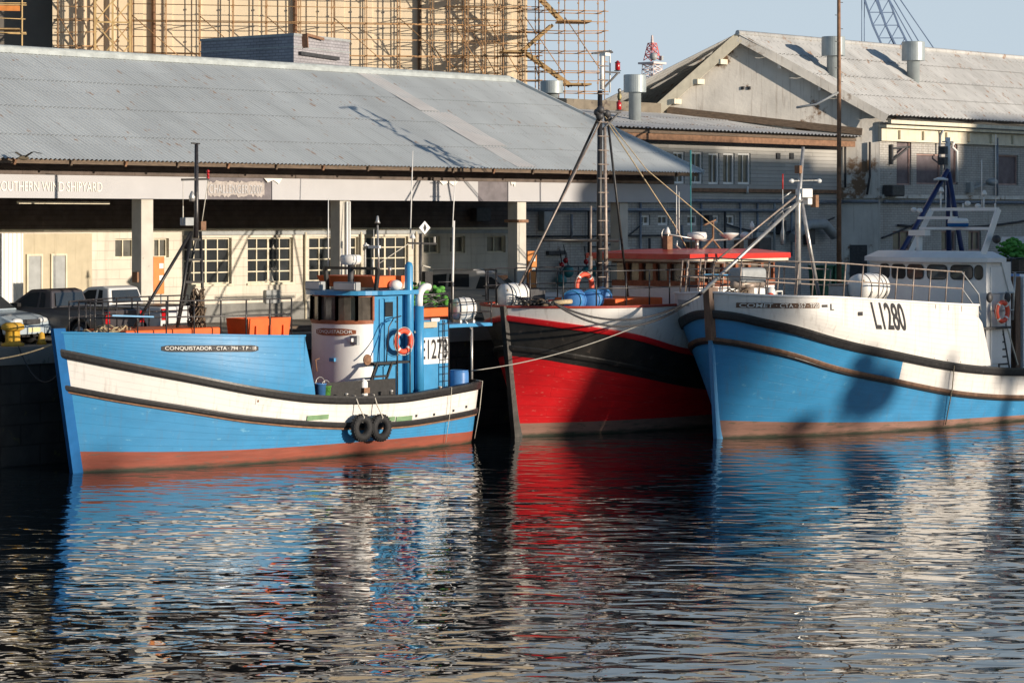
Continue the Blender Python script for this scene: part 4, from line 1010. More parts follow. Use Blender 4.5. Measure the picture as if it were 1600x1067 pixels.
def canister(label, loc, rz, r, L, parent=None):
    t = thing('liferaft_canister', label, 'liferaft', loc, rz)
    prof = [(.01, -L/2), (r*.6, -L/2+.01), (r*.93, -L/2+.10), (r, -L/2+.22), (r, L/2-.22), (r*.93, L/2-.10), (r*.6, L/2-.01), (.01, L/2)]
    MB().lathe(prof, (0, 0, r+.06), 'x', 28).build('canister', 'plastic_white', t)
    MB().torus((0, 0, r+.06), r+.005, .018, 'x', 28, 6).build('seam', 'white_paint', t)
    mb = MB()
    for k in (-.28, .28): mb.torus((L*k, 0, r+.06), r+.008, .014, 'x', 28, 6)
    mb.build('strap', 'black_rail', t)
    mb = MB()
    for k in (-.28, .28): mb.box(L*k-.03, L*k+.03, -r, r, 0, .07); mb.bar((L*k, -r*.8, .03), (L*k, -r*1.05, r*.9), .03); mb.bar((L*k, r*.8, .03), (L*k, r*1.05, r*.9), .03)
    mb.build('cradle', 'galv', t)
    MB().lathe([(.06, 0), (.06, .004)], (-L/2+.08, -r*.62, r*1.45+.06), 'x').build('sticker', 'yellow_paint', t)
    return t
def lifering(label, loc, rz, Rr=.30):
    t = thing('life_ring', label, 'life ring', loc, rz)
    MB().torus((0, 0, 0), Rr, .075, 'y', 32, 10).build('ring', 'lifering', t)
    mb = MB()
    for a in (45, 135, 225, 315):
        ca, sa = math.cos(R(a)), math.sin(R(a)); pts = []
        for k in range(13):
            u = 2*math.pi*k/12; q = Rr+.079*math.cos(u); pts.append((q*ca, .079*math.sin(u), q*sa))
        pts2 = []
        mb.grid([[(p[0]-sa*d, p[1], p[2]+ca*d) for p in pts] for d in (-.03, .03)])
    mb.build('reflective_band', 'plastic_white', t)
    mb = MB(); mb.tube([((Rr+.10)*math.cos(a*.2618), -.03, (Rr+.10)*math.sin(a*.2618)-.02*(a % 6 == 3)) for a in range(25)], .010, 5); mb.build('grab_line', 'rope_white', t)
    return t

# ------------------------------------------------------------------ boat A : blue and white boat at the left
A = thing('fishing_boat', 'blue and white wooden fishing boat with a white wheelhouse at left, lettered CONQUISTADOR', 'fishing boat', (41.7, 52.75, 0))
AF = frame_of(A)
K_ = 14.1/13.1
w2o = lerp_pts([(-.03,3.36),(.08,2.90),(.195,2.51),(.33,2.11),(.505,1.77),(.736,1.62),(.88,1.70),(1,1.80)])
w2 = lambda u: w2o(u*K_)
w1o = lerp_pts([(-.02,2.37),(.08,2.0),(.195,1.67),(.33,1.33),(.554,.99),(.752,.86),(.90,.92),(1,1.0)])
w1 = lambda u: w1o(u*K_)
bt = lerp_pts([(-.01,.56),(.2,.44),(.36,.40),(.62,.37),(1,.34)])
sh = lerp_pts([(-.03,3.66),(.08,3.59),(.19,3.53),(.43,3.4),(.6,3.4)])
HA = Hull(A, 14.1, 2.2, 1.9, w2, 3.7, rake=.62, ov=.30)
HA.band('boot_top', lambda u: -.35, bt, 'boot_red')
HA.band('lower_hull', bt, lambda u: w1(u)-.05, 'hull_blue')
wh = HA.band('white_strake', lambda u: w1(u)-.08, lambda u: w2(u)-.1, 'hull_white')
fb = HA.band('bow_bulwark', lambda u: w2(u)-.1, sh, 'hull_blue', 0, .428, thick=.06)
HA.band('aft_bulwark', lambda u: w2(u)-.1, lambda u: w2(u)-.02, 'black_paint', .426, 1, thick=.07)
HA.band('inner_bulwark', lambda u: 1.2, lambda u: w2(u)-.09, 'black_paint', .42, .995, off=-.08)
# raked end of the bow bulwark
for sd in (-1, 1):
    mb = MB(); rows = []
    for j in range(7):
        z = 1.75+(3.40-1.75)*j/6; uu = .426+.032*(1-j/6); rows.append([HA.pt(.425, z, sd), HA.pt(uu, z, sd)])
    mb.grid(rows, False)
    rows = [[(p[0], p[1]-sd*.06, p[2]) for p in r] for r in rows]; mb.grid(rows, False)
    mb.build('bulwark_end', 'hull_blue', A)
HA.strake('bulwark_cap', lambda u: sh(u)+.03, .05, .03, 'hull_blue', 0, .428, par=fb, inn=.09)
HA.strake('upper_rubbing_strake', w2, .23, .085, 'black_paint', inn=.10)
HA.strake('lower_rubbing_strake', w1, .15, .085, 'black_paint')
HA.strake('lower_rubbing_strake', lambda u: w1(u)-.155, .05, .05, 'rust_wood')
HA.stem('stem_post', 'deep_blue', -.3, 3.75, .20, .14)  # blue darkened here to stand for the shaded face of the stem
HA.deck('foredeck', lambda u: 3.02, 'red_deck', .01, .437)
HA.deck('aft_deck', lambda u: 1.25, 'grey_metal', .41, .995)
bh = MB(); p = HA.pt(.432, 3, 1); bh.box(p[0]-.05, p[0], -2.05, 2.05, 1.25, 3.02); bh.build('bulkhead', 'red_paint', A)
pl = HA.plate(.135, .312, 3.10, 3.28, 'black_text', fb, zs=-.028)
HA.text('CONQUISTADOR \u00b7 CTA \u00b7 794 \u00b7 T P \u00b7 18', .1405, .3065, 3.135, .11, 'white_text', pl, off=.022, zs=-.028)
HA.plate(.314, .323, 1.62, 1.80, 'hull_white', wh, name='hawse_plate', rnd=False); HA.plate(.317, .3205, 1.68, 1.74, 'rust_wood', wh, off=.02, name='hawse_hole')
for (a, b) in ((.442, .498), (.61, .646), (.651, .684), (.688, .735)): HA.plate(a, b, w1(a)+.0, w1(a)+.13, 'green_pad', wh, name='green_patch', rnd=False, off=.03)
aY = lambda px, py, y: AF.onY(px, py, y)
# foredeck rails
def hullrail(H, u0, u1, zb, hts, m, posts, inset=.12, sides=(-1, 1), n=14, r=.022, slant=0):
    for sd in sides:
        pts = [H.pt(u0+(u1-u0)*i/n, zb(u0+(u1-u0)*i/n), sd, -inset) for i in range(n+1)]
        railing(H.root, pts, hts, m, posts, r, r, slant)
hullrail(HA, .025, .40, lambda u: 3.4+.0*u, [1.02, .60], 'black_rail', 9)
for xx in (.25, .55): MB().tube([(xx, -.10, 3.45), (xx, -.10, 4.45)], .022, 6).build('rail_post', 'black_rail', A)
MB().bar(aY(175, 493, -1.0), aY(240, 495, -1.2), .04).build('spar', 'deck_blue', A)
# mast with ladder legs
mx = aY(306, 400, 0)[0]; az = lambda py, px=306: AF.onY(px, py, 0)[2]
mast = MB().tube([(mx, 0, az(372)), (mx+.02, 0, az(330)), (mx+.02, 0, az(224))], [.075, .065, .05]).build('mast', 'black_rail', A)
MB().tube([(mx+.03, 0, az(372)), (mx+.03, 0, az(300))], .03).build('conduit', 'galv', mast)
MB().bar(aY(284, 281, 0), aY(325, 280, 0), .06).build('crosstree', 'black_paint', mast)
MB().bar(aY(299, 224, 0), aY(312, 225, 0), .04).build('antenna', 'black_paint', mast)
for py in (268, 273, 278): p = aY(325, py, 0); MB().sph(p, .045).build('lamp', 'red_lamp', mast)
p = aY(300, 308, 0); MB().lathe([(.07, -.12), (.09, 0), (.05, .1), (.02, .16)], p).build('lamp', 'galv', mast)
p = aY(292, 347, 0); MB().box(p[0]-.15, p[0]+.15, -.12, .12, p[2]-.1, p[2]+.12).build('floodlight', 'grey_metal', mast, bevel=.02)
p = aY(314, 353, 0); MB().box(p[0]-.08, p[0]+.1, -.1, .1, p[2]-.12, p[2]+.12).build('lamp', 'rust_wood', mast)
MB().tube([aY(325, 283, 0), aY(315, 350, 0)], .012, 5).tube([aY(286, 283, 0), aY(286, 322, 0)], .008, 5).tube([aY(286, 322, 0), aY(286, 350, 0)], .018, 5).build('stay', 'rope_white', mast)
l1a, l1b = Vector(aY(299, 362, 0)), Vector(aY(276, 520, -.3)); l2a, l2b = Vector(aY(313, 362, 0)), Vector(aY(319, 520, -.3))
for a, b in ((l1a, l1b), (l2a, l2b)): MB().tube([a, b], .045).build('mast_leg', 'black_paint', mast)
for k in (.08, .28, .50, .72): MB().bar(l1a.lerp(l1b, k), l2a.lerp(l2b, k), .06).build('rung', 'black_paint', mast)
MB().tube([aY(298, 364, 0), aY(206, 518, .2)], .045).build('mast_brace', 'black_paint', mast)
MB().tube([Vector((mx, 0, az(375))), Vector((mx+.6, 1.6, 3.05))], .035).build('mast_leg', 'black_paint', mast)
# foredeck gear
def onb(px, py, y, z): p = AF.onY(px, py, y); return (41.7+p[0], 52.75+y, z)
rope_pile('rope_coil', 'heap of pale cream rope on the foredeck of the left blue boat', 'rope', onb(178, 510, -.2, 3.02), .55, .70, 'rope_cream', 16, ragged=.7)
rope_pile('rope_coil', 'thin pale rope spread right behind the stem of the left blue boat', 'rope', onb(140, 510, -.1, 3.02), .32, .68, 'rope_cream', 9)
rope_pile('net_bundle', 'brown tangle of lines hung at the foot of the ladder mast', 'net', onb(308, 500, -.45, 3.4), .20, 1.15, 'net_brown', 20, ragged=1.6)
p0, p1 = aY(197, 520, -.9), aY(345, 520, -.9)
MB().box(p0[0], p1[0], -.9, .9, 3.02, 3.66).build('hatch', 'orange_paint', A, bevel=.05)

t = thing('fish_bin', 'open orange fish bin at the after end of the left blue boat\'s foredeck', 'fish bin', onb(404, 528, -1.0, 3.02))
mb = MB(); a0, a1 = -.78, .78; 
for (q0, q1, r0, r1) in ((-.75, .75, -.45, .45),):
    b_ = [(q0+.06, r0+.06, .0), (q1-.06, r0+.06, 0), (q1-.06, r1-.06, 0), (q0+.06, r1-.06, 0)]; u_ = [(q0-.03, r0, .86), (q1+.03, r0, .86), (q1+.03, r1, .86), (q0-.03, r1, .86)]
    i_ = [(q0+.03, r0+.06, .84), (q1-.03, r0+.06, .84), (q1-.03, r1-.06, .84), (q0+.03, r1-.06, .84)]; f_ = [(q0+.1, r0+.1, .1), (q1-.1, r0+.1, .1), (q1-.1, r1-.1, .1), (q0+.1, r1-.1, .1)]
    mb.add(b_+u_+i_+f_, [(0,1,5,4),(1,2,6,5),(2,3,7,6),(3,0,4,7),(4,5,9,8),(5,6,10,9),(6,7,11,10),(7,4,8,11),(8,9,13,12),(9,10,14,13),(10,11,15,14),(11,8,12,15),(12,13,14,15),(3,2,1,0)])
mb.build('tub', 'orange_paint', t)
mb = MB()
for x in (-.5, 0, .5): mb.box(x-.03, x+.03, -.49, -.43, .05, .66)
mb.build('rib', 'orange_paint', t)
# wheelhouse
yn = -1.12; xc = aY(583, 500, yn)[0]; zroof_ = aY(583, 461, yn)[2]; zw0 = aY(583, 504, yn)[2]; zw1 = aY(583, 464, yn)[2]
xf = xc-.45; yfar = 1.12; AA = .82; xb = aY(634, 500, yn)[0]
def wh_outline(o=0.0, n=16):
    return [(xc-(AA+o)*math.sin(math.pi*i/n), -(1.12+o)*math.cos(math.pi*i/n)) for i in range(n+1)]
def wall_loft(pts, z0, z1, m, name, par, close=None):
    mb = MB(); P = pts+(close or [])
    mb.grid([[(x, y, z0) for x, y in P], [(x, y, z1) for x, y in P]], True); return mb.build(name, m, par)
OL = wh_outline()
house = wall_loft(OL, 1.25, zw0, 'white_paint', 'wheelhouse', A)
bk = [(xb, yfar), (xb, yn), (xc, yn)]
MB().grid([[(x, y, z) for x, y in ([OL[-1]]+bk)] for z in (1.25, zroof_)], False).build('wheelhouse_side', 'deck_blue', house)
wall_loft(OL, zw1, zroof_, 'varnish_wood', 'window_header', house)
wall_loft(wh_outline(.02), zw0-.04, zw0+.07, 'varnish_wood', 'window_sill', house)
IN = wh_outline(-.04)
for i in (0, 3, 6, 9, 12):
    j = min(16, i+3) if i < 12 else 16; a, b = OL[i], OL[j]; seg = IN[i:j+1]
    mb = MB(); mb.grid([[(x, y, zw0+.06) for x, y in seg], [(x, y, zw1) for x, y in seg]], False); wn = mb.build('window', 'glass_cabin', house)
    mb = MB()
    for q_ in (a, b): mb.bar((q_[0]-.01, q_[1], zw0+.05), (q_[0]-.01, q_[1], zw1+.02), .075, .06)
    mb.build('window_frame', 'varnish_wood', wn)
# interior glimpses
mb = MB(); mb.box(xf+.2, xf+.5, 1.0, 1.2, zw0, zw0+.45); mb.build('console', 'orange_paint', house)
ro = wh_outline(.18); P = ro+[(xb+.25, yfar+.18), (xb+.25, yn-.28), (xc+.1, yn-.28)]
mb = MB(); mb.prism([(x, y, zroof_) for x, y in P], (0, 0, .12)); rf = mb.build('wheelhouse_roof', 'deck_blue', house)
wall_text_p = None
# name board on the front: curved panel
def front_panel(y0, y1, z0, z1, o, m, name, par, n=8):
    def fx_(y): return xc-AA*math.sqrt(max(0, 1-(y/1.12)**2))-o
    ys_ = [y0+(y1-y0)*i/n for i in range(n+1)]; e = [.5, .85]+[1]*(n-3)+[.85, .5]; zc, hh = (z0+z1)/2, (z1-z0)/2
    mb = MB().grid([[(fx_(y), y, zc-hh*e[i]) for i, y in enumerate(ys_)], [(fx_(y), y, zc+hh*e[i]) for i, y in enumerate(ys_)]], False)
    mb.grid([[(fx_(y), y, zc+hh*e[i]) for i, y in enumerate(ys_)], [(fx_(y)+o, y, zc+hh*e[i]) for i, y in enumerate(ys_)]], False)
    return mb.build(name, m, par), fx_
def fY(px, py):
    best = None
    for k in range(200):
        y = -1.11+1.9*k/200; x = fxE(y); q = AF.out((x, y, 3)); xc_ = C48*q[0]-S48*q[1]; yc_ = S48*q[0]+C48*q[1]; e = abs(800+FPX*xc_/yc_-px)
        if best is None or e < best[0]: best = (e, x, y, CAMH-(py-HORIZ)/FPX*yc_)
    return best[1:]
def fxE(y): return xc-AA*math.sqrt(max(0, 1-(y/1.12)**2))
q0, q1 = fY(495, 518), fY(558, 518)
nb, fx_ = front_panel(q1[1], q0[1], q0[2]-.09, q0[2]+.11, .03, 'varnish_wood', 'name_board', house)
vs, fs = fit_text('CONQUISTADOR', (q0[1]-q1[1])*.9, .11, .004)
MB().add([(fx_(q0[1]-.05*(q0[1]-q1[1])-v[0])-.012, q0[1]-.05*(q0[1]-q1[1])-v[0], q0[2]-.045+v[1]) for v in vs], fs).build('lettering', 'white_text', nb)
q0 = fY(555, 531); MB().box(fx_(q0[1])-.06, fx_(q0[1])+.05, q0[1]-.17, q0[1]+.12, q0[2]-.14, q0[2]+.12).build('lamp_bracket', 'grey_metal', house, bevel=.01)
MB().box(fx_(q0[1])-.16, fx_(q0[1])-.06, q0[1]-.05, q0[1]+.1, q0[2]-.05, q0[2]+.05).build('lamp', 'plastic_white', house)
q0 = fY(520, 562); MB().box(fx_(q0[1])-.02, fx_(q0[1])+.05, q0[1]-.1, q0[1]+.1, q0[2]-.05, q0[2]+.05).build('label_plate', 'deck_blue', house)
# door in the blue side
x0, x1 = aY(588, 500, yn)[0], aY(614, 500, yn)[0]
dr = MB().box(x0+.1, x0+.95, yn-.04, yn-.0, 2.35, zroof_-.12).build('door', 'deck_blue', house, bevel=.01)
MB().box(x0+.30, x0+.62, yn-.055, yn-.04, aY(598, 495, yn)[2], aY(598, 472, yn)[2]).build('door_window', 'glass', dr)
MB().box(x0+.72, x0+.80, yn-.09, yn-.04, aY(598, 503, yn)[2]-.02, aY(598, 503, yn)[2]+.02).build('handle', 'galv', dr)
for x in (x0+1.08, x0+1.26, x0+1.42): MB().box(x, x+.06, yn-.05, yn, 1.25, zroof_).build('stiffener', 'deck_blue', house)
# roof gear
for (pa, pb) in ((483, 508), (527, 563)):
    qa, qb = AF.onX(pa, 456, xf-.25), AF.onX(pb, 456, xf-.25)
    f = MB().box(xf-.62+.2, xf-.42+.2, qb[1], qa[1], zroof_+.13, zroof_+.38).build('floodlight', 'grey_metal', rf, bevel=.03)
    MB().box(xf-.64+.2, xf-.62+.2, qb[1]+.05, qa[1]-.05, zroof_+.17, zroof_+.35).build('lens', 'clear_lamp', f)
p = aY(618, 450, yn+.1); MB().sph((p[0], yn+.1, zroof_+.26), .2, 1, 1, .75).build('dome', 'plastic_white', rf)
zr1 = zroof_+.12
qa, qb = AF.onX(503, 450, xf+.75), AF.onX(586, 450, xf+.75)
mb = MB(); y0_, y1_ = qb[1], qa[1]
mb.add([(xf+.75, y0_, zr1+.08), (xf+.75, y1_, zr1+.08), (xf+.63, y1_+.1, zr1+.40), (xf+.63, y0_-.0, zr1+.40), (xf+1.9, y0_, zr1+.08), (xf+1.9, y1_, zr1+.08), (xf+2.0, y1_+.1, zr1+.40), (xf+2.0, y0_, zr1+.40)], [(0,1,2,3),(4,7,6,5),(0,3,7,4),(1,5,6,2),(3,2,6,7)])
mb.build('orange_locker', 'orange_paint', rf)
zfr = AF.onX(547, 419, xf+.5)[2]; qa, qb = AF.onX(508, 419, xf+.5), AF.onX(591, 419, xf+.5)
fr = MB().bar((xf+.5, qa[1], zfr), (xf+.5, qb[1], zfr), .08).build('roof_frame', 'black_paint', rf)
for y, dy in ((qa[1], -.1), (qb[1], .1)): MB().bar((xf+.5, y, zfr), (xf+.5, y+dy, zr1), .10).build('frame_leg', 'black_paint', fr)
def whip(par, H, px, y0, y1, ypl, r=.012, m='plastic_white', dx=0, name='aerial'):
    a = H.onY(px, y0, ypl); b = H.onY(px+dx, y1, ypl); return MB().tube([a, b], [r*.6, r], 6).build(name, m, par)
q_ = AF.onX(548, 405, xf+.5)
dome = MB().lathe([(.05, -.17), (.26, -.15), (.31, -.06), (.31, .07), (.27, .12), (.01, .13)], (xf+.5, q_[1], q_[2])).build('radar_dome', 'plastic_white', fr)
MB().tube([(xf+.5, q_[1], zr1), (xf+.5, q_[1], q_[2]-.15)], .09).build('radar_post', 'dark_steel', fr)
for (px, y0, y1, r, dx) in ((513, 310, 419, .022, 0), (534, 388, 419, .02, -1), (571, 388, 419, .018, 0), (583, 405, 419, .02, 0), (584, 358, 402, .01, 0)):
    a = AF.onX(px, y0, xf+.5); b = AF.onX(px+dx, y1, xf+.5); MB().tube([a, b], [r*.6, r], 6).build('aerial', 'plastic_white', fr)
p = AF.onX(572, 383, xf+.5); MB().lathe([(.09, -.04), (.09, .0), (.03, .03), (.01, .07)], p).build('gps_aerial', 'plastic_white', fr)
p = AF.onX(585, 386, xf+.5); MB().box(p[0]-.04, p[0]+.04, p[1]-.22, p[1]+.22, p[2]-.04, p[2]+.04).build('aerial', 'plastic_white', fr)
MB().tube([aY(590, 352, .2), aY(593, 446, .2)], .025).lathe([(.09, -.08), (.05, 0), (.03, .13), (.01, .15)], aY(590, 345, .2)).build('aerial_post', 'galv', rf)
MB().tube([aY(645, 236, .8), aY(641, 372, .8)], [.014, .022], 6).build('aerial', 'plastic_white', rf)
MB().box(*(lambda a, b: (a[0], b[0], 0, .5, zr1, a[2]))(aY(611, 440, 0), aY(625, 440, 0))).build('battery_box', 'dark_steel', rf)
MB().lathe([(.03, -.4), (.03, .3), (.06, .32), (.05, .42)], aY(609, 440, -.3)).build('lamp', 'galv', rf)
# engine casing with number panel
xe0, xe1 = aY(647, 550, yn)[0], aY(702, 550, yn)[0]; zc = aY(675, 500, yn)[2]
cas = MB().box(xb+.01, xe1, yn+.02, 1.3, 1.25, zc).build('engine_casing', 'deck_blue', A, bevel=.03)
MB().box(aY(655, 545, yn)[0], xe1-.05, yn-.004, yn+.015, aY(680, 568, yn)[2], aY(680, 527, yn)[2]).build('number_panel', 'white_paint', cas)
nx0, nx1 = aY(657, 545, yn)[0], aY(699, 545, yn)[0]; vs, fs = fit_text('E1278', nx1-nx0, .58, .012)
MB().add([(nx0+v[0], yn-.012, aY(680, 561, yn)[2]+v[1]) for v in vs], fs).build('lettering', 'black_text', cas)
p = aY(667, 507, yn); MB().box(p[0]-.3, p[0]+.35, yn-.10, yn+.0, p[2]-.10, p[2]+.08).build('floodlight', 'beige_panel', cas, bevel=.03)
p = aY(679, 500, yn); MB().box(p[0]-.15, p[0]+.2, yn-.02, yn+.01, p[2]-.05, p[2]+.05).build('label_plate', 'plastic_white', cas)
mb = MB(); la, lb = aY(692, 500, yn-.12), aY(701, 500, yn-.12); zl = aY(692, 612, yn-.12)[2]
mb.tube([(la[0], yn-.12, la[2]), (la[0], yn-.12, zl)], .02, 6); mb.tube([(lb[0], yn-.12, la[2]), (lb[0], yn-.12, zl)], .02, 6)
for k in range(10): z = zl+(la[2]-zl)*(k+.5)/10; mb.bar((la[0], yn-.12, z), (lb[0], yn-.12, z), .025)
mb.build('ladder', 'black_rail', cas)
# exhaust pipes
px_ = aY(636, 500, yn-.05)
MB().tube([(px_[0], yn-.12, 1.3), (px_[0], yn-.12, aY(636, 416, yn)[2]), (px_[0]+.02, yn-.10, aY(636, 413, yn)[2]), (px_[0]+.05, yn-.05, aY(636, 411, yn)[2])], [.12, .12, .10, .05], 16).build('exhaust_pipe', 'deck_blue', cas)
p2_ = aY(654, 500, yn-.1); zt_ = aY(654, 468, yn)[2]
MB().tube([(p2_[0], yn-.12, 1.3), (p2_[0], yn-.12, aY(654, 478, yn)[2])], .14, 16).build('vent_pipe', 'deck_blue', cas)
mb = MB(); bend = [(p2_[0], yn-.12, aY(654, 478, yn)[2]), (p2_[0], yn-.12, zt_+.0)]
for k in range(7): a = math.pi*k/6*.62; bend.append((p2_[0]+.30*(1-math.cos(a)), yn-.12, zt_+.05+.32*math.sin(a)))
mb.tube(bend, .11, 16); mb.build('vent_cowl', 'white_paint', cas)
# black signal mast
sm = MB().tube([aY(657, 470, .2), aY(657, 365, .2)], .045).build('signal_mast', 'black_paint', cas)
MB().bar(aY(638, 380, .2), aY(681, 381, .2), .06).build('crosstree', 'black_paint', sm)
p = aY(663, 356, .2); dm = MB(); dm.prism([(p[0]-.24, .18, p[2]), (p[0], .18, p[2]-.20), (p[0]+.24, .18, p[2]), (p[0], .18, p[2]+.20)], (0, .02, 0)); dmo = dm.build('signal_board', 'white_paint', sm)
MB().add([(p[0]-.07, .172, p[2]), (p[0], .172, p[2]-.13), (p[0]+.07, .172, p[2]), (p[0], .172, p[2]+.13)], [(0,1,2,3)]).build('diamond_mark', 'black_text', dmo)
MB().box(*(lambda a: (a[0]-.12, a[0]+.2, .1, .35, a[2]-.3, a[2]+.3))(aY(665, 440, .2))).build('gear_box', 'black_paint', sm)
MB().lathe([(.03, -.25), (.03, .05), (.09, .06), (.03, .2)], aY(645, 376, .2)).build('lamp', 'plastic_white', sm)
MB().bar(aY(679, 370, .2), aY(679, 382, .2), .05).build('lamp', 'galv', sm)
MB().tube([aY(660, 415, .2), aY(672, 418, .2)], .02).tube([aY(592, 412, .2), aY(638, 381, .2)], .012, 5).tube([aY(648, 520, yn-.1), aY(656, 440, -.5)], .025, 6).build('stay', 'rope_white', sm)
wp = MB().tube([aY(711, 282, .9), aY(707, 355, .9)], [.012, .02], 6).tube([aY(709, 345, .9), aY(706, 500, .9)], .04, 6).build('aerial_post', 'plastic_white', cas)
# gear on the casing top
def onA(px, py, y, z): p = AF.onY(px, py, y); return (41.7+p[0], 52.75+y, z)
t = thing('net_heap', 'bright green net heap on the engine casing of the left blue boat', 'net', onA(660, 480, .3, zc))
MB().box(-.75, .75, -.4, .45, 0, .30).build('tray', 'orange_paint', t, bevel=.03)
mb = MB()
for k in range(110): a_ = random.uniform(-.75, .8); mb.sph((a_, random.uniform(-.35, .35), .30+random.uniform(0, .75)*(1-abs(a_)*.35)), random.uniform(.05, .13), 1.3, 1, .8, 6)
mb.build('net', 'net_green', t)
mb = MB()
for k in range(6): mb.tube([(random.uniform(-.7, .7), -.42, random.uniform(.3, .8)) for _ in range(4)], .018, 5)
mb.build('line', 'black_rail', t)
pt_ = aY(725, 505, -.4); MB().box(xe1, pt_[0]+.6, -1.0, .8, pt_[2]-.08, pt_[2]+.02).build('raft_platform', 'deck_blue', A)
mb = MB()
for (u, v) in ((xe1+.1, -1.0), (pt_[0]+.55, -1.0), (pt_[0]+.55, .8)): mb.tube([(u, v, pt_[2]), (u, v, pt_[2]+.65)], .02, 6)
for z in (.35, .65): mb.tube([(xe1+.1, -1.0, pt_[2]+z), (pt_[0]+.55, -1.0, pt_[2]+z), (pt_[0]+.55, .8, pt_[2]+z)], .02, 6)
mb.build('raft_rail', 'black_rail', A)
mb = MB(); yr = -1.15
mb.tube([(xb+.1, yr, zc), (xb+.1, yr, zc+.75), (xe1-.1, yr, zc+.75), (xe1-.02, yr, zc+.55), (xe1-.02, yr, zc)], .022, 6); mb.tube([(xb+.1, yr, zc+.4), (xe1-.02, yr, zc+.4)], .018, 6)
mb.tube([(xe1-.02, yr-.1, zc-.1), (xe1-.02, yr-.1, zc+1.1), (xe1-.6, yr-.1, zc+1.1)], .025, 6); mb.build('casing_rail', 'black_rail', A)
canister('white liferaft drum at the stern of the left blue boat', onA(724, 500, -.15, pt_[2]+.02), R(-25), .34, .75)
lifering('orange life ring hung beside the blue exhaust pipe, left boat', onA(630, 533, yn-.32, aY(630, 533, yn-.3)[2]), 0)
# step platform and ladder by the door
za = aY(600, 565, yn)[2]; xa_, xb_ = aY(583, 566, yn-.4)[0], aY(638, 566, yn-.4)[0]
st = MB().box(xa_, xb_, yn-.45, yn-.05, za-.04, za+.02).build('step_platform', 'black_paint', A)
mb = MB()
for d in (0, .6): mb.bar((xa_+.1+d, yn-.45, za), (xa_-.6+d+.1, yn-.45, 1.25), .06)
for k in (.3, .6): mb.bar((xa_+.1-.6*k, yn-.45, za-(za-1.25)*k), (xa_+.7-.6*k, yn-.45, za-(za-1.25)*k), .06)
mb.build('steps', 'black_paint', st)
mb = MB(); mb.tube([(xa_+.9, yn-.47, 1.25), (xa_+.9, yn-.47, aY(614, 462, yn)[2])], .025, 6); mb.tube([(xb_, yn-.47, 1.25), (xb_, yn-.47, za+.5)], .02, 6)
mb.tube([(x0+.1, yn-.3, za), (x0+.2, yn-.3, za+1.0), (x0+.4, yn-.3, za+1.25), (x0+.7, yn-.3, za+1.3)], .018, 6); mb.build('handrail', 'black_rail', st)
# deck pump with handwheel
p = aY(568, 595, -1.75)
pu = MB().lathe([(.09, 0), (.09, .2), (.12, .22), (.12, .75), (.08, .8), (.02, .85)], (p[0], -1.75, 1.25)).build('deck_pump', 'white_paint', A)
MB().torus((p[0]+.05, -1.85, aY(571, 562, -1.8)[2]), .13, .03, 'y', 18, 6).lathe([(.12, -.02), (.12, .02)], (p[0]+.05, -1.85, aY(571, 562, -1.8)[2]), 'y').build('handwheel', 'rust_wood', pu)
MB().box(p[0]-.12, p[0]+.1, -1.9, -1.6, 1.7, 1.85).build('flange', 'rust_wood', pu)
MB().tube([(p[0]-.35, -1.7, 1.25), (p[0]-.35, -1.7, 2.0)], .05).build('stub_pipe', 'rust_wood', A)
for (px, m, r, h, lb) in ((500, 'barrel_blue', .17, .50, 'blue bucket on deck behind the end of the blue bulwark'), (509, 'net_green', .15, .42, 'bright green bucket next to the blue one on deck')):
    b_ = AF.onY(px, 600, -1.75); t = thing('bucket', lb, 'bucket', (41.7+b_[0], 51.0, 1.55))
    MB().lathe([(r*.8, 0), (r, h), (r*1.06, h), (r*1.06, h-.04), (r*.93, h-.02), (r*.75, .03)], n=18).build('pail', m, t); MB().torus((0, 0, h), r, .012, 'y', 20, 5).build('handle', 'galv', t)
b_ = AF.onY(717, 600, -1.2); t = thing('barrel', 'blue plastic barrel at the stern of the left blue boat', 'barrel', (41.7+b_[0], 51.55, 1.25))
MB().lathe([(.26, 0), (.29, .06), (.29, .3), (.305, .33), (.29, .36), (.29, .8), (.26, .86), (.01, .86)]).build('drum', 'barrel_blue', t); MB().torus((0, 0, .85), .26, .02, 'z').build('rim', 'barrel_blue', t)
p = aY(737, 600, -.9); MB().tube([(p[0], -.9, 1.3), (p[0], -.9, aY(737, 505, -.9)[2])], .04, 8).tube([(p[0], -.9, aY(737, 515, -.9)[2]), (p[0]-.3, -.9, aY(737, 500, -.9)[2])], .03).build('stern_post', 'galv', A)
for px in (538, 608, 688): p = HA.pt(HA.L and (aY(px, 610, -2.1)[0]/14.1), w2(.6)+.0, -1, -.02); MB().lathe([(.05, 0), (.05, .08), (.08, .1), (.02, .12)], p).build('deck_cleat', 'galv', A)
MB().box(aY(505, 610, -1.9)[0], aY(622, 610, -1.9)[0], -1.80, -1.74, 1.25, 2.05).build('fish_pound_board', 'black_paint', A)
for px in (683, 736):
    u_ = .84 if px == 683 else .955
    MB().tube([HA.pt(u_, w2(u_)+.03, -1, -.1), HA.pt(u_, w2(u_), -1, .10), HA.pt(u_+.003, 1.0, -1, .12), HA.pt(u_+.005, .1, -1, .08)], .010, 5).build('trailing_line', 'rope_white', A)
for (u_, z_) in ((.745, .07), (.80, .03), (.86, .05), (.90, .09)): HA.plate(u_, u_+.006, w1(u_)+z_, w1(u_)+z_+.07, 'black_text', wh, name='scuff', rnd=False, off=.012)
MB().tube([aY(578, 560, -1.4), aY(590, 530, -1.3), aY(598, 505, -1.22), aY(610, 500, -1.2)], .018, 5).build('hose', 'deep_blue', A)
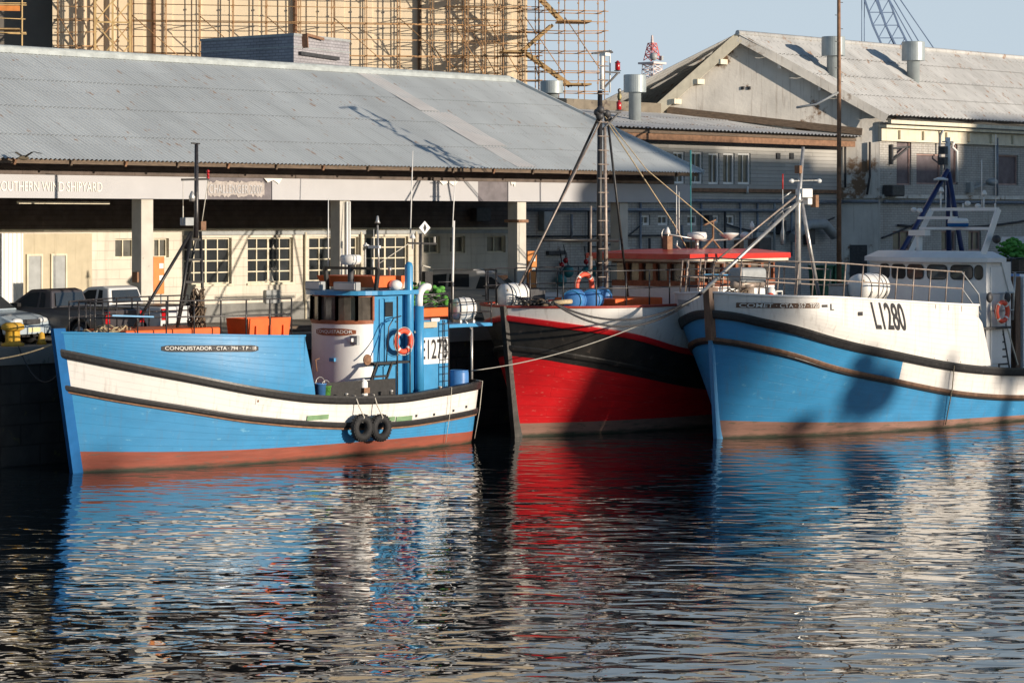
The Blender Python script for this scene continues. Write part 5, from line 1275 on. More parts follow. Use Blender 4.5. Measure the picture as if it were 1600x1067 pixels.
MB().tube([(p_[0], p_[1], p_[2]) for p_ in (aY(495, 580, -1.5), aY(493, 562, -1.5), aY(499, 560, -1.5))], .02, 5).build('boat_hook', 'rust_wood', A)
# tyre fenders
for (px, lb) in ((562, 'black tyre fender nearer the bow, of the pair on the left blue boat'), (591, 'black tyre fender nearer the stern, of the pair on the left blue boat')):
    u = min([i/400 for i in range(400)], key=lambda s_: abs(WF_proj_x(HA, s_)-px)) if False else None
    p = aY(px, 668, -2.27); t = thing('tyre_fender', lb, 'tyre', (41.7+p[0], 52.75-2.36, p[2]), 0, 'tyre fenders')
    MB().torus((0, 0, 0), .27, .115, 'y', 32, 10, .95).build('tyre', 'rubber', t)
    mb = MB()
    for k in range(26):
        a = 2*math.pi*k/26; mb.bar((.37*math.cos(a), -.08, .37*math.sin(a)), (.37*math.cos(a), .08, .37*math.sin(a)), .03)
    mb.build('tread', 'rubber', t)
    MB().tube([(0, -.02, .16), (-.03, -.12, .3), (-.08, .05, .62), (-.14, .12, w2(.6)-p[2]+.03), (-.1, .3, w2(.6)-p[2]+.03)], .018, 5).build('lanyard', 'rope_white', t)
# quay lines
def line(name, label, pts, r, m, sag=.2):
    t = thing(name, label, 'rope', pts[0]); o = Vector(pts[0])
    MB().tube([p-o for p in catenary(pts[0], pts[1], sag, 22)], r, 6).build('rope', m, t); return t
sa = AF.out(HA.pt(0, 3.4, -1))
line('mooring_line', 'thin dark line from the left boat stem to the left edge of the quay', (sa, WF.onY(-60, 563, QY-.2)), .02, 'rope_cream', .15)
line('mooring_line', 'slack pale line hanging in a loop between the stem and the yellow bollard', (AF.out(HA.pt(0, 2.7, -1)), (WF.onY(25, 540, QY)[0], QY-.1, GZ+.05)), .018, 'rope_dark', .6)
# ------------------------------------------------------------------ boat B : red and black boat in the middle
B = thing('fishing_boat', 'red and black hulled fishing boat moored in the middle, red roofed wheelhouse', 'fishing boat', (57.43, 51.58, 0))
BF = frame_of(B)
bw2 = lerp_pts([(0,3.68),(.026,3.54),(.054,3.41),(.154,3.04),(.268,2.57),(.45,2.2),(.7,2.05),(1,2.3)])
bw1 = lerp_pts([(0,2.78),(.028,2.67),(.061,2.51),(.175,2.08),(.32,1.61),(.5,1.3),(.75,1.15),(1,1.35)])
bbt = lambda u: .40
bsh = lambda u: 3.90
bred = lambda u: bw1(u)-.33
HB = Hull(B, 18.0, 2.7, 2.2, bw2, 3.9, rake=.5, ov=.3, full=.24, pw=4.5, fullw=.5)
HB.band('boot_top', lambda u: -.35, bbt, 'boot_pink')
HB.band('red_hull', bbt, bred, 'hull_red')
HB.band('black_hull', bred, lambda u: bw2(u)-.05, 'hull_black')
wb = HB.band('white_bulwark', lambda u: bw2(u)-.05, bsh, 'hull_white', 0, .62, thick=.06)
HB.band('aft_bulwark', lambda u: bw2(u)-.05, lambda u: bw2(u)+.05, 'hull_black', .62, 1, thick=.06)
HB.band('inner_bulwark', lambda u: 1.6, lambda u: bw2(u)-.04, 'hull_black', .60, .995, off=-.08)
HB.strake('upper_rubbing_strake', bw2, .17, .07, 'hull_red')
HB.strake('lower_rubbing_strake', bw1, .16, .08, 'hull_black')
HB.strake('bulwark_cap', lambda u: bsh(u)+.06, .07, .04, 'red_deck', 0, .62, par=wb, inn=.12)
HB.stem('stem_post', 'hull_black', -.3, 3.95, .24, .10)
HB.deck('foredeck', lambda u: 3.45, 'red_deck', .01, .62)
HB.deck('aft_deck', lambda u: 1.7, 'grey_metal', .60, .995)
HB.plate(.205, .25, 3.52, 3.64, 'black_text', wb, name='name_mark', rnd=False) if False else None
HB.text('GOLDEN FLEECE', .205, .285, 3.30, .13, 'black_rail', wb, off=.012) if False else None
def hullrail2(H, u0, u1, z, hts, m, posts, sides=(-1, 1), inset=.1, r=.022, slant=0):
    for sd in sides:
        railing(H.root, [H.pt(u0+(u1-u0)*i/14, z, sd, -inset) for i in range(15)], hts, m, posts, r, r, slant)
hullrail2(HB, .015, .56, 3.9, [1.10, .58], 'black_rail', 12)
bY = lambda px, py, y: BF.onY(px, py, y)
MXB = bY(940, 400, 0)[0]; mz = lambda py: BF.onY(940, py, 0)[2]
mt = MB().tube([(MXB-.12, 0, 3.4), (MXB-.08, 0, mz(142))], [.10, .075], 10).build('mast', 'black_paint', B)
MB().tube([(MXB+.16, -.06, 3.4), (MXB+.08, -.06, mz(200))], [.075, .05], 10).build('wooden_spar', 'steel_rust', mt)
MB().tube([(MXB+.02, 0, mz(140)), (MXB+.02, 0, mz(88))], [.07, .06], 10).build('mast_top', 'white_paint', mt)
MB().tube([(MXB-.42, .1, mz(400)), (MXB-.40, .1, mz(322))], .035).tube([(MXB-.42, .1, 3.45), (MXB-.42, .1, mz(400))], .06).build('conduit', 'steel_rust', mt)
MB().tube([bY(953, 145, .2), bY(953, 78, .2)], .025, 6).build('aerial', 'plastic_white', mt)
MB().bar(bY(925, 84, 0), bY(955, 80, 0), .05).bar(bY(949, 84, 0), bY(957, 82, 0), .05).build('crosstree', 'dark_steel', mt)
MB().box(*(lambda a: (a[0]-.12, a[0]+.12, -.12, .12, a[2]-.04, a[2]+.06))(bY(945, 86, 0))).build('mast_cap', 'white_paint', mt)
for (px, py) in ((965, 104), (967, 166)):
    p = bY(px, py, -.1); l_ = MB().lathe([(.07, -.12), (.08, -.10), (.08, .10), (.05, .15), (.02, .18)], p, n=14).build('lamp', 'red_lamp', mt)
    MB().lathe([(.11, -.15), (.11, -.13)], p).lathe([(.09, .11), (.09, .13)], p).build('lamp_guard', 'dark_steel', l_)
    MB().bar((MXB, 0, p[2]-.2), (p[0]+.1, -.1, p[2]-.2), .05).bar((MXB+.05, 0, p[2]-.75), (p[0], -.1, p[2]-.22), .05).build('lamp_bracket', 'dark_steel', l_)
mb = MB()
for (px, py) in ((934, 176), (938, 172), (948, 178), (950, 186), (937, 182)): mb.sph(bY(px, py, random.uniform(-.2, .2)), .13)
mb.build('shackle', 'dark_steel', mt)
for a, b in (((936, 182), (814, 446)), ((949, 184), (982, 470))): MB().tube([bY(*a, 0), bY(*b, .3)], .04).build('mast_brace', 'black_paint', mt)
MB().tube([bY(940, 186, -.05), bY(811, 446, -.5)], .03).build('mast_brace', 'steel_rust', mt)
MB().tube([bY(848, 375, 0), bY(966, 376, 0)], .045).build('spreader', 'black_paint', mt)
for k in range(17): z = 4.3+k*.44; MB().tube([(MXB-.28, -.1, z), (MXB+.22, -.1, z)], .018, 5).build('rung', 'steel_rust', mt)
MB().tube([bY(948, 190, 0), bY(1054, 352, .4), bY(1090, 420, .8)], .022, 5).tube([bY(945, 182, 0), bY(1010, 265, 0), bY(1130, 366, -.8)], .016, 5).build('stay', 'rope_cream', mt)
MB().tube([bY(1079, 235, .4), bY(1079, 290, .4)], .03, 6).tube([bY(1079, 290, .4), bY(1080, 392, .4)], .02, 6).build('aerial', 'teal_float', mt)
# wheelhouse with red roof
yn = -1.75; yf_ = 1.75; cz = lambda py: bY(1092, py, yn)[2]; xw = bY(1090, 420, yn)[0]
xw2 = xw+4.1; zr_ = cz(405)
hs = MB().box(xw, xw2, yn, yf_, 3.2, cz(447)).build('wheelhouse', 'white_paint', B)
MB().box(xw+.10, xw2-.1, yn+.10, yf_-.10, cz(447), zr_).build('cabin_glass', 'glass_cabin', hs)
MB().box(xw-.02, xw2+.02, yn-.02, yf_+.02, cz(449), cz(440)).build('window_sill', 'varnish_wood', hs)
MB().box(xw-.02, xw2+.02, yn-.02, yf_+.02, zr_-.16, zr_+.0).build('window_header', 'brown_timber', hs)
for k in range(7):
    x = xw+(xw2-xw)*k/6; MB().box(x-.07+(.07 if k == 0 else 0), x+.07-(.07 if k == 6 else 0), yn-.01, yn+.10, cz(440), zr_-.16).build('window_post', 'varnish_wood', hs)
for k in range(1, 6):
    y = yn+(yf_-yn)*k/6; MB().box(xw-.01, xw+.10, y-.06, y+.06, cz(440), zr_-.16).build('window_post', 'varnish_wood', hs)
rfm = MB(); e = .38; zt = zr_
v = [(xw-e-.5, yn-e, zt), (xw2+e, yn-e, zt), (xw2+e, yf_+e, zt), (xw-e-.5, yf_+e, zt)]
v2 = [(x, y, z+.17) for x, y, z in v]; v3 = [(xw+.5, yn+.5, zt+.29), (xw2-.3, yn+.5, zt+.29), (xw2-.3, yf_-.5, zt+.29), (xw+.5, yf_-.5, zt+.29)]
rfm.add(v+v2+v3, [(3,2,1,0),(0,1,5,4),(1,2,6,5),(2,3,7,6),(3,0,4,7),(4,5,9,8),(5,6,10,9),(6,7,11,10),(7,4,8,11),(8,9,10,11)])
rB = rfm.build('wheelhouse_roof', 'red_paint', hs)
MB().box(xw-e-.3, xw2+e-.1, yn-e+.02, yf_+e-.1, zt-.08, zt-.003).build('roof_lining', 'cream_trim', rB)
zt += .3
fr = MB().tube([bY(1043, 366, .2), bY(1100, 376, .2), bY(1150, 374, .2), bY(1180, 372, .2)], .025).tube([bY(1058, 376, .2), bY(1057, 384, .2), bY(1064, 390, .2)], .03).build('roof_rail', 'galv', rB)
p = bY(1089, 369, .2); MB().lathe([(.18, -.12), (.31, -.1), (.33, 0), (.30, .12), (.01, .14)], p).build('radar_dome', 'plastic_white', fr)
MB().tube([(p[0], p[1], zt-.1), (p[0], p[1], p[2]-.1)], .06).build('radar_post', 'galv', fr)
MB().tube([bY(1114, 346, .2), bY(1114, 373, .2), bY(1088, 400, -1)], .04).tube([bY(1112, 372, .2), bY(1128, 392, .2)], .03).tube([bY(1100, 352, 0), bY(1118, 344, 0)], .03).build('stanchion', 'rust_wood', fr)
p = bY(1139, 366, .2); MB().lathe([(.05, -.2), (.32, -.02), (.34, .03), (.1, .06)], p).build('satellite_dish', 'plastic_white', fr)
p = bY(1164, 368, .2); MB().sph(p, .17, 1, 1, .7).build('dome', 'plastic_white', fr)
MB().lathe([(.09, -.1), (.08, .0), (.04, .08), (.02, .13)], bY(1175, 352, .2)).tube([bY(1175, 356, .2), bY(1175, 372, .2)], .02).build('horn_aerial', 'plastic_white', fr)
p = bY(1185, 378, .2); MB().box(p[0]-.35, p[0]+.35, -.1, .4, p[2]-.3, p[2]+.15).build('lamp_box', 'dark_steel', fr, bevel=.03)
p = bY(1043, 376, 0); MB().box(p[0]-.13, p[0]+.13, -.1, .1, p[2]-.28, p[2]+.15).tube([(p[0], 0, zt-.2), (p[0], 0, p[2])], .04).build('search_lamp', 'rust_wood', fr)
MB().lathe([(.10, -.1), (.08, 0), (.03, .12)], bY(1043, 361, 0)).build('horn_aerial', 'plastic_white', fr); MB().torus(bY(1039, 366, .1), .17, .02, 'y').build('antenna_loop', 'galv', fr)
MB().tube([bY(1057, 366, .2), bY(1057, 290, .2)], [.02, .01], 6).tube([bY(1061, 366, .2), bY(1061, 300, .2)], [.02, .01], 6).build('aerial', 'plastic_white', fr)
MB().lathe([(.05, -.25), (.09, -.2), (.08, .2), (.03, .4), (.02, 1.2)], bY(1223, 372, .2)).build('aerial', 'galv', fr)
for (px, y) in ((1090, -1.5), (1113, -1.9)): a = bY(px, 402, y); MB().tube([(a[0], y, a[2]), (a[0], y, 3.5)], .085, 10).build('bollard_post', 'steel_rust', B)
# foredeck things
p0, p1 = bY(958, 470, -1.2), bY(1032, 470, -1.2)
MB().box(p0[0], p1[0], -1.3, 1.2, 3.45, bY(990, 466, -1.2)[2]).build('hatch', 'orange_paint', B, bevel=.04)
def onB(px, py, y, z): p = BF.onY(px, py, y); return (57.43+p[0], 51.58+y, z)
for k, (px, y, lb) in enumerate(((898, -1.0, 'blue drum lying nearest the bow on the red boat'), (925, -1.1, 'blue drum in the middle of the row on the red boat'), (940, -.25, 'blue drum farthest aft of the row on the red boat'))):
    p = onB(px, 464, y, 3.47); t = thing('drum', lb, 'drum', p, R(28+6*k), 'blue drums on the red boat')
    MB().lathe([(.01, -.42), (.31, -.42), (.33, -.38), (.33, -.14), (.345, -.12), (.33, -.10), (.33, .10), (.345, .12), (.33, .14), (.33, .38), (.31, .42), (.01, .42)], (0, 0, .62), 'x', 26).build('barrel', 'barrel_blue', t)
    mb = MB(); mb.torus((-.41, 0, .62), .30, .02, 'x', 26, 6); mb.build('rim', 'deck_blue', t)
    MB().box(-.35, .35, -.28, .28, .0, .30).build('chock', 'brown_timber', t)
lifering('orange life ring on the rail above the blue drums of the red boat', onB(913, 446, -.2, bY(913, 447, -.2)[2]), 0, .36)
canister('white liferaft canister at the bow of the red boat', onB(802, 462, .4, 3.75), R(-15), .40, .95)
t = thing('engine_box', 'small black box standing on the red boat bow beside the liferaft', 'box', onB(829, 465, .3, 3.47))
MB().box(-.2, .2, -.2, .2, 0, .95).build('case', 'dark_steel', t, bevel=.02); MB().box(.22, .5, -.15, .15, .2, .9).build('case', 'dark_steel', t)
t = thing('net_heap', 'dark brown heap of nets and rope at the bow of the red boat', 'net', onB(845, 475, -.4, 3.47))
mb = MB()
for k in range(22): mb.sph((random.uniform(-.75, .7), random.uniform(-.4, .4), random.uniform(.1, .62)), random.uniform(.08, .2), 1.3, 1, .7, 7)
mb.build('net', 'net_brown', t); mb = MB()
for k in range(14): mb.tube([(random.uniform(-.8, .8), random.uniform(-.45, .45), random.uniform(.2, .75)) for _ in range(5)], .02, 5)
mb.build('line', 'rope_dark', t)
p = onB(878, 472, -1.3, 4.0); MB().tube([bY(865, 473, -1.6), bY(893, 471, -1.8)], .07).build('roller', 'rope_cream', B)

# ------------------------------------------------------------------ boat C : blue and white boat at the right
YC = R(-4)
Cb = thing('fishing_boat', 'big blue and white fishing boat at right with silver bow pole, numbered L1280', 'fishing boat', (60.96, 46.65, 0), YC)
CF_ = frame_of(Cb)
cw2 = lerp_pts([(0,3.86),(.012,3.79),(.031,3.60),(.111,3.07),(.263,2.52),(.43,2.02),(.608,1.74),(.8,1.70),(1,1.85)])
cw1 = lerp_pts([(0,3.04),(.013,2.97),(.036,2.79),(.132,2.2),(.278,1.66),(.441,1.14),(.62,.85),(.8,.82),(1,.95)])
cbt = lerp_pts([(0,.55),(.13,.43),(.31,.30),(.47,.24),(.65,.18),(1,.15)])
csh = lerp_pts([(0,4.38),(.029,4.30),(.103,4.25),(.257,4.07),(.474,3.84),(.6,3.8)])
HC = Hull(Cb, 19.5, 2.75, 2.4, cw2, 4.4, rake=.35, ov=.3, full=.20, fullw=.5, pw=5.5)
HC.band('boot_top', lambda u: -.35, cbt, 'boot_pink')
HC.band('lower_hull', cbt, lambda u: cw1(u)-.05, 'hull_blue')
HC.band('blue_strake', lambda u: cw1(u)-.08, lambda u: cw2(u)-.1, 'hull_blue', 0, .285)
HC.band('white_strake', lambda u: cw1(u)-.08, lambda u: cw2(u)-.1, 'hull_white', .285, 1)
cb = HC.band('white_bulwark', lambda u: cw2(u)-.10, csh, 'hull_white', 0, .478, thick=.06)
for sd in (-1, 1):
    mb = MB(); rows = []
    for j in range(11):
        z = 1.9+(3.85-1.9)*j/10; k = 1-j/10; uu = .477+.036*k-(.012 if .75 < j/10 < .95 else 0); rows.append([HC.pt(.477, z, sd), HC.pt(uu, z, sd)])
    mb.grid(rows, False); mb.grid([[(p[0], p[1]-sd*.06, p[2]) for p in r] for r in rows], False)
    mb.build('bulwark_end', 'hull_white', Cb)
HC.band('aft_bulwark', lambda u: cw2(u)-.1, lambda u: cw2(u)-.02, 'black_paint', .478, 1, thick=.07)
HC.band('inner_bulwark', lambda u: 1.25, lambda u: cw2(u)-.09, 'white_paint', .48, .995, off=-.08)
HC.strake('bulwark_cap', lambda u: csh(u)+.03, .06, .04, 'white_paint', 0, .478, par=cb, inn=.12)
HC.strake('upper_rubbing_strake', cw2, .26, .09, 'black_paint', inn=.1)
HC.strake('lower_rubbing_strake', cw1, .12, .08, 'brown_timber')
HC.strake('lower_rubbing_strake', lambda u: cw1(u)-.125, .07, .06, 'black_paint')
HC.stem('stem_post', 'brown_timber', 2.95, 4.52, .34, .14)
HC.stem('lower_stem', 'hull_blue', -.3, 2.95, .20, .08)
HC.deck('foredeck', lambda u: 3.55, 'grey_metal', .01, .48)
HC.deck('aft_deck', lambda u: 1.35, 'grey_metal', .46, .995)
cY = lambda px, py, y: CF_.onY(px, py, y)
pl = HC.plate(.0118, .080, 3.93, 4.08, 'brown_timber', cb, rnd=False, off=.012)
HC.text('COMET \u00b7 CTA \u00b7 357 \u00b7 TP20', .0135, .0785, 3.945, .12, 'white_text', pl, off=.025, bold=.006)
HC.plate(.084, .0935, 3.95, 4.03, 'black_text', cb, name='name_mark', rnd=False); HC.text('L', .099, .1055, 3.86, .19, 'black_text', cb, off=.02, bold=.01)
HC.plate(.160, .172, 3.66, 3.78, 'black_text', cb, name='name_mark', rnd=False)
HC.text('L1280', .206, .286, 3.23, .84, 'black_text', cb, off=.02, bold=.012, shear=-.36, zs=-.06)
for u in (.36, .395, .43): HC.plate(u, u+.0022, cw2(u)+.02, csh(u)-.05, 'steel_rust', cb, name='weld_seam', off=.004, rnd=False)
mb = MB(); qs = [HC.pt(.037, 4.1, 1, .03), HC.pt(.06, 4.1, 1, .03)]
mb.grid([[HC.pt(.018+.016*i/4, 3.92, 1, .02) for i in range(5)], [HC.pt(.018+.016*i/4, 4.1, 1, .02) for i in range(5)]], False); mb.build('name_board', 'grey_metal', cb)
# rails
for sd in (-1, 1):
    us = [.0+.44*i/14 for i in range(15)]
    pts = [HC.pt(u, csh(u), sd, -.12) for u in us]
    railing(Cb, pts, [1.02, .50], 'steel_rust' if 1 else 'galv', 13, .024, .024, .12)
a = HC.pt(.44, csh(.44), -1, -.12); MB().tube([(a[0], a[1], a[2]+1.02), (a[0]+.9, a[1], a[2]+.3), (a[0]+1.0, a[1], a[2]-.2)], .024).tube([(a[0], a[1], a[2]+.5), (a[0]+1.0, a[1], a[2]-.35)], .022).build('railing', 'grey_metal', Cb)
# mast and long bow poles
m0 = cY(1247, 455, 0); m1 = cY(1255, 230, 0)
cm = MB().tube([(m0[0], 0, 3.55), (m0[0], 0, m0[2]+2.6), (m1[0], 0, m1[2])], [.10, .085, .05], 10).build('mast', 'galv', Cb)
MB().tube([cY(1253, 318, 0), cY(1279, 460, 0)], .06).build('mast_brace', 'galv', cm)
MB().tube([cY(1096, 458, -.1), cY(1252, 312, -.05)], .055, 10).build('bow_pole', 'galv', cm)
MB().tube([cY(1122, 405, .3), cY(1252, 300, .05)], .03, 8).build('bow_stay', 'steel_rust', cm)
MB().bar(cY(1233, 283, 0), cY(1277, 282, 0), .03).build('crosstree', 'galv', cm)
p = cY(1258, 303, 0); MB().box(p[0]-.3, p[0]+.2, -.15, .15, p[2]-.12, p[2]+.16).box(p[0], p[0]+.22, -.12, .12, p[2]-.34, p[2]-.13).build('floodlight', 'plastic_white', cm, bevel=.03)
p = cY(1273, 310, 0); MB().box(p[0]-.07, p[0]+.08, -.1, .1, p[2]-.28, p[2]+.1).build('lamp', 'rust_wood', cm)
p = cY(1248, 265, 0); MB().box(p[0]-.08, p[0]+.05, -.1, .1, p[2]-.12, p[2]+.12).build('lamp', 'rust_wood', cm)
for px in (1237, 1280): MB().sph(cY(px, 283, 0), .07, 1.4).build('lamp', 'clear_lamp', cm)
for (a, b) in (((1246, 318), (1222, 330)), ((1222, 330), (1225, 345)), ((1236, 300), (1220, 312)), ((1222, 330), (1200, 352))): MB().tube([cY(*a, .1), cY(*b, .3)], .022, 5).build('stay', 'galv', cm)
MB().tube([cY(1223, 272, .2), cY(1223, 296, .2)], .02, 5).build('aerial', 'red_paint', cm); MB().tube([cY(1223, 296, .2), cY(1224, 375, .2)], .012, 5).build('aerial', 'plastic_white', cm)
# canister, grey box, hatch on foredeck
def onC(px, py, y, z): p = CF_.onY(px, py, y); q_ = CF_.out((p[0], y, z)); return q_
canister('big white liferaft canister on the rail of the right hand blue boat', onC(1357, 462, -1.9, 3.98), YC, .42, 1.35)
t = thing('deck_box', 'grey metal box left of the liferaft canister on the right boat', 'box', onC(1316, 460, -1.3, 3.56), YC)
MB().box(-.3, .3, -.3, .3, 0, .95).build('case', 'grey_metal', t, bevel=.02); MB().box(-.32, .32, -.32, .32, .96, 1.0).build('lid', 'steel_rust', t)
t = thing('windlass', 'rusty anchor windlass under a tarpaulin on the right boat foredeck', 'windlass', onC(1168, 460, .6, 3.56), YC)
MB().lathe([(.35, 0), (.38, .1), (.22, .35), (.2, .9), (.3, 1.0)], (0,0,0)).build('drum', 'steel_rust', t); MB().torus((0, 0, .25), .42, .08, 'z').torus((0, 0, .42), .36, .07, 'z').build('rope_turns', 'rope_cream', t)
MB().box(-.6, .6, -.3, .3, 1.05, 1.5).build('cover', 'grey_metal', t, bevel=.12); MB().lathe([(.12, -.7), (.12, .7)], (0, 0, 1.0), 'x').build('shaft', 'steel_rust', t)
rope_pile('rope_coil', 'brown heap of rope on the right boat foredeck beside the stem', 'rope', onC(1152, 460, .3, 3.56), .45, .85, 'net_brown', 12, ragged=.5)
t = thing('marker_float', 'small white and orange float on the bow rail of the right boat', 'float', onC(1204, 458, -1.35, 4.2), YC); MB().sph((0,0,.15), .16, 1, 1, 1.2).build('float', 'plastic_white', t); MB().sph((-.07,-.05,.06), .13).build('orange_half', 'lifering', t)
MB().tube([cY(1213, 462, -1.5), cY(1213, 455, -1.5), cY(1222, 455, -1.5), cY(1222, 462, -1.5)], .025).build('fairlead', 'plastic_white', Cb)
MB().bar(cY(1100, 429, .8), cY(1188, 430, .8), .05, .03).build('boat_hook', 'deck_blue', Cb)
# wheelhouse
yn = -2.35; yf_ = 2.35; xw = cY(1541, 440, yn)[0]; zc = lambda py: cY(1541, py, yn)[2]
zt = zc(410); xw2 = xw+1.35
n = 12
def ol(o, bul=.55): return [(xw-o-bul*math.sin(math.pi*i/n)+0, yf_+o+(yn-yf_-2*o)*i/n) for i in range(n+1)]
O = ol(0)
hs = MB().grid([[(x, y, z) for x, y in O+[(xw2, yn), (xw2, yf_), O[0]]] for z in (1.3, zt)], False).build('wheelhouse', 'white_paint', Cb)
rfC = MB(); rO = ol(.12, .75)+[(xw+.75, yn-.25), (xw+.75, yf_+.25)]
rfC.prism([(x, y, zt) for x, y in rO], (0, 0, .14)); rO2 = [(xw+.6+(x-xw-.6)*.85, y*.8, zt+.34) for x, y in rO]
m_ = len(rO); rfC.add([(x, y, zt+.141) for x, y in rO]+rO2, [(i, (i+1) % m_, m_+(i+1) % m_, m_+i) for i in range(m_)]+[tuple(range(m_, 2*m_))])
rC = rfC.build('wheelhouse_roof', 'white_paint', hs)
def front_x(y): t = (yf_-y)/(yf_-yn); return xw-.55*math.sin(math.pi*t)
for (p0, p1) in ((1373, 1392), (1397, 1421), (1425, 1450), (1456, 1483), (1488, 1516), (1527, 1537)):
    ya, yb = CF_.onX(p0, 425, xw-.3)[1], CF_.onX(p1, 425, xw-.3)[1]
    if p0 == 1527: ya, yb = CF_.onX(p0, 425, xw)[1], CF_.onX(p1, 425, xw)[1]
    yc, hw = (ya+yb)/2, abs(ya-yb)/2; z0, z1 = zc(437), zc(415); zc_, hh = (z0+z1)/2, (z1-z0)/2; P = []
    r_ = .13
    for k, (sx_, sz_) in enumerate(((1, 1), (-1, 1), (-1, -1), (1, -1))):
        for j in range(5):
            a = math.pi/2*(k+j/4); P.append((yc+sx_*(hw-r_ if hw > r_ else 0)+min(r_, hw)*math.cos(a), zc_+sz_*(hh-r_)+r_*math.sin(a)))
    wn = MB().add([(front_x(y)-.02, y, z) for y, z in P], [tuple(range(len(P)))]).build('window', 'glass', hs)
    MB().tube([(front_x(y)-.015, y, z) for y, z in P+[P[0]]], .018, 5, False).build('window_seal', 'black_paint', wn)
# roof gantry and radars
gz0, gz1 = zt+.2, CF_.onX(1562, 327, xw+.6)[2]; ga, gb = CF_.onX(1456, 327, xw+.6)[1], CF_.onX(1560, 327, xw+.6)[1]
g = MB().bar((xw+.6, ga, gz1), (xw+.6, gb, gz1), .11, .10).build('gantry_beam', 'white_paint', rC)
for y, dy in ((ga, .55), (gb, .25)): MB().bar((xw+.6, y, gz1), (xw+.1, y+dy, gz0), .10, .17).build('gantry_leg', 'white_paint', g)
zm = CF_.onX(1500, 357, xw+.4)[2]; MB().bar((xw+.35, ga+.3, zm), (xw+.35, gb+.1, zm), .09).build('cross_beam', 'white_paint', g)
q_ = CF_.onX(1497, 350, xw+.3); MB().lathe([(.3, -.1), (.34, -.05), (.34, .02)], (xw+.3, q_[1], q_[2])).build('radar_base', 'deep_blue', g); MB().lathe([(.34, 0), (.33, .1), (.28, .16), (.01, .17)], (xw+.3, q_[1], q_[2]+.02)).build('radar_dome', 'plastic_white', g)
q_ = CF_.onX(1464, 341, xw+.2); MB().box(xw+.15, xw+.3, q_[1]-.75, q_[1]+.75, q_[2]-.04, q_[2]+.05).build('radar_scanner', 'plastic_white', g)
q_ = CF_.onX(1438, 364, xw-.2); MB().box(xw-.4, xw-.1, q_[1]-.33, q_[1]+.33, q_[2]-.09, q_[2]+.09).tube([(xw-.25, q_[1], zt+.2), (xw-.25, q_[1], q_[2])], .10).build('radar_scanner', 'plastic_white', g)
for (px, y0, y1) in ((1470, 300, 326), (1478, 290, 326), (1534, 250, 327), (1556, 210, 327), (1505, 318, 326), (1537, 308, 326), (1555, 318, 326), (1486, 330, 345)):
    a, b = CF_.onX(px, y0, xw+.6), CF_.onX(px, y1, xw+.6); MB().tube([a, b], .014 if y0 < 300 else .03, 6).build('aerial', 'plastic_white', g)
for (px, py) in ((1528, 322), (1512, 318), (1428, 328), (1437, 329)): MB().sph(CF_.onX(px, py, xw+.6), .10, 1, 1, .8).build('lamp', 'plastic_white', g)
for (px, py) in ((1538, 302), (1471, 297)): MB().lathe([(.09, -.06), (.08, 0), (.03, .1)], CF_.onX(px, py, xw+.6)).build('gps_aerial', 'plastic_white', g)
MB().sph(CF_.onX(1557, 374, xw+.3), .14).build('search_lamp', 'dark_steel', g)
# side of wheelhouse, platform with life ring, steps
xs = xw
MB().box(xw+.2, xw+.85, yn-.03, yn, 1.9, zt-.15).build('door', 'white_paint', hs, bevel=.02)
MB().prism([(xw+.75, yn-.01, zt), (xw+.95, yn-.01, zt), (xw+1.5, yn-.01, zt-1.0), (xw+1.2, yn-.01, zt-1.0)], (0, -.05, 0)).build('wing_plate', 'white_paint', hs)
zp = cY(1545, 512, -2.3)[2]; pa, pb = cY(1531, 512, -2.45)[0], cY(1577, 512, -2.45)[0]
pf = MB().box(pa, pb, -2.55, -1.9, zp-.04, zp+.03).build('side_platform', 'dark_steel', Cb)
mb = MB()
for px in (1548, 1572): x = cY(px, 500, -2.5)[0]; mb.tube([(x, -2.5, zp), (x, -2.5, zp+1.15)], .025, 6)
x0_, x1_ = cY(1548, 500, -2.5)[0], cY(1584, 500, -2.5)[0]
for z in (.55, 1.1): mb.tube([(x0_, -2.5, zp+z), (x1_, -2.5, zp+z)], .022, 6)
mb.build('platform_rail', 'galv', pf)
for px in (1547, 1575): p = cY(px, 465, -2.6); MB().sph((p[0], -2.58, p[2]), .14, 1, .6, 1.2).build('mirror_lamp', 'dark_steel', pf)
lifering('orange life ring on the side rail of the right hand boat', CF_.out((cY(1565, 487, -2.6)[0], -2.62, cY(1565, 487, -2.6)[2])), YC, .30)
mb = MB()
for d in (0, .55): mb.bar((cY(1548, 512, -2.3)[0]+d, -2.35, zp), (cY(1562, 570, -2.3)[0]+d, -2.35, 1.4), .05)
for k in range(1, 7): a = Vector((cY(1548, 512, -2.3)[0], -2.35, zp)).lerp(Vector((cY(1562, 570, -2.3)[0], -2.35, 1.4)), k/7); mb.bar(a, a+Vector((.55, 0, 0)), .05)
mb.build('ladder', 'dark_steel', pf)
x = cY(1583, 500, -2.2)[0]; MB().box(x, x+.28, -2.3, -2.0, 1.4, cY(1590, 432, -2.2)[2]).box(x-.5, x-.25, -2.2, -1.95, 1.4, zp+.1).build('gallows_post', 'brown_timber', Cb)
MB().bar(cY(1573, 510, -2.35), cY(1590, 570, -2.35), .05).tube([cY(1586, 425, -2.3), cY(1582, 500, -2.3)], .04).build('handrail', 'galv', Cb)
x = cY(1599, 500, -2.2)[0]; MB().box(x, x+3, -2.2, 2.0, 1.4, cY(1599, 432, -2.2)[2]).build('aft_house', 'white_paint', Cb, bevel=.03)
p = cY(1576, 428, -1.6); t = thing('crate', 'blue and red crate on the after deck shelf of the right boat, beside its wheelhouse', 'crate', CF_.out((p[0], -1.6, p[2]-.3)), YC)
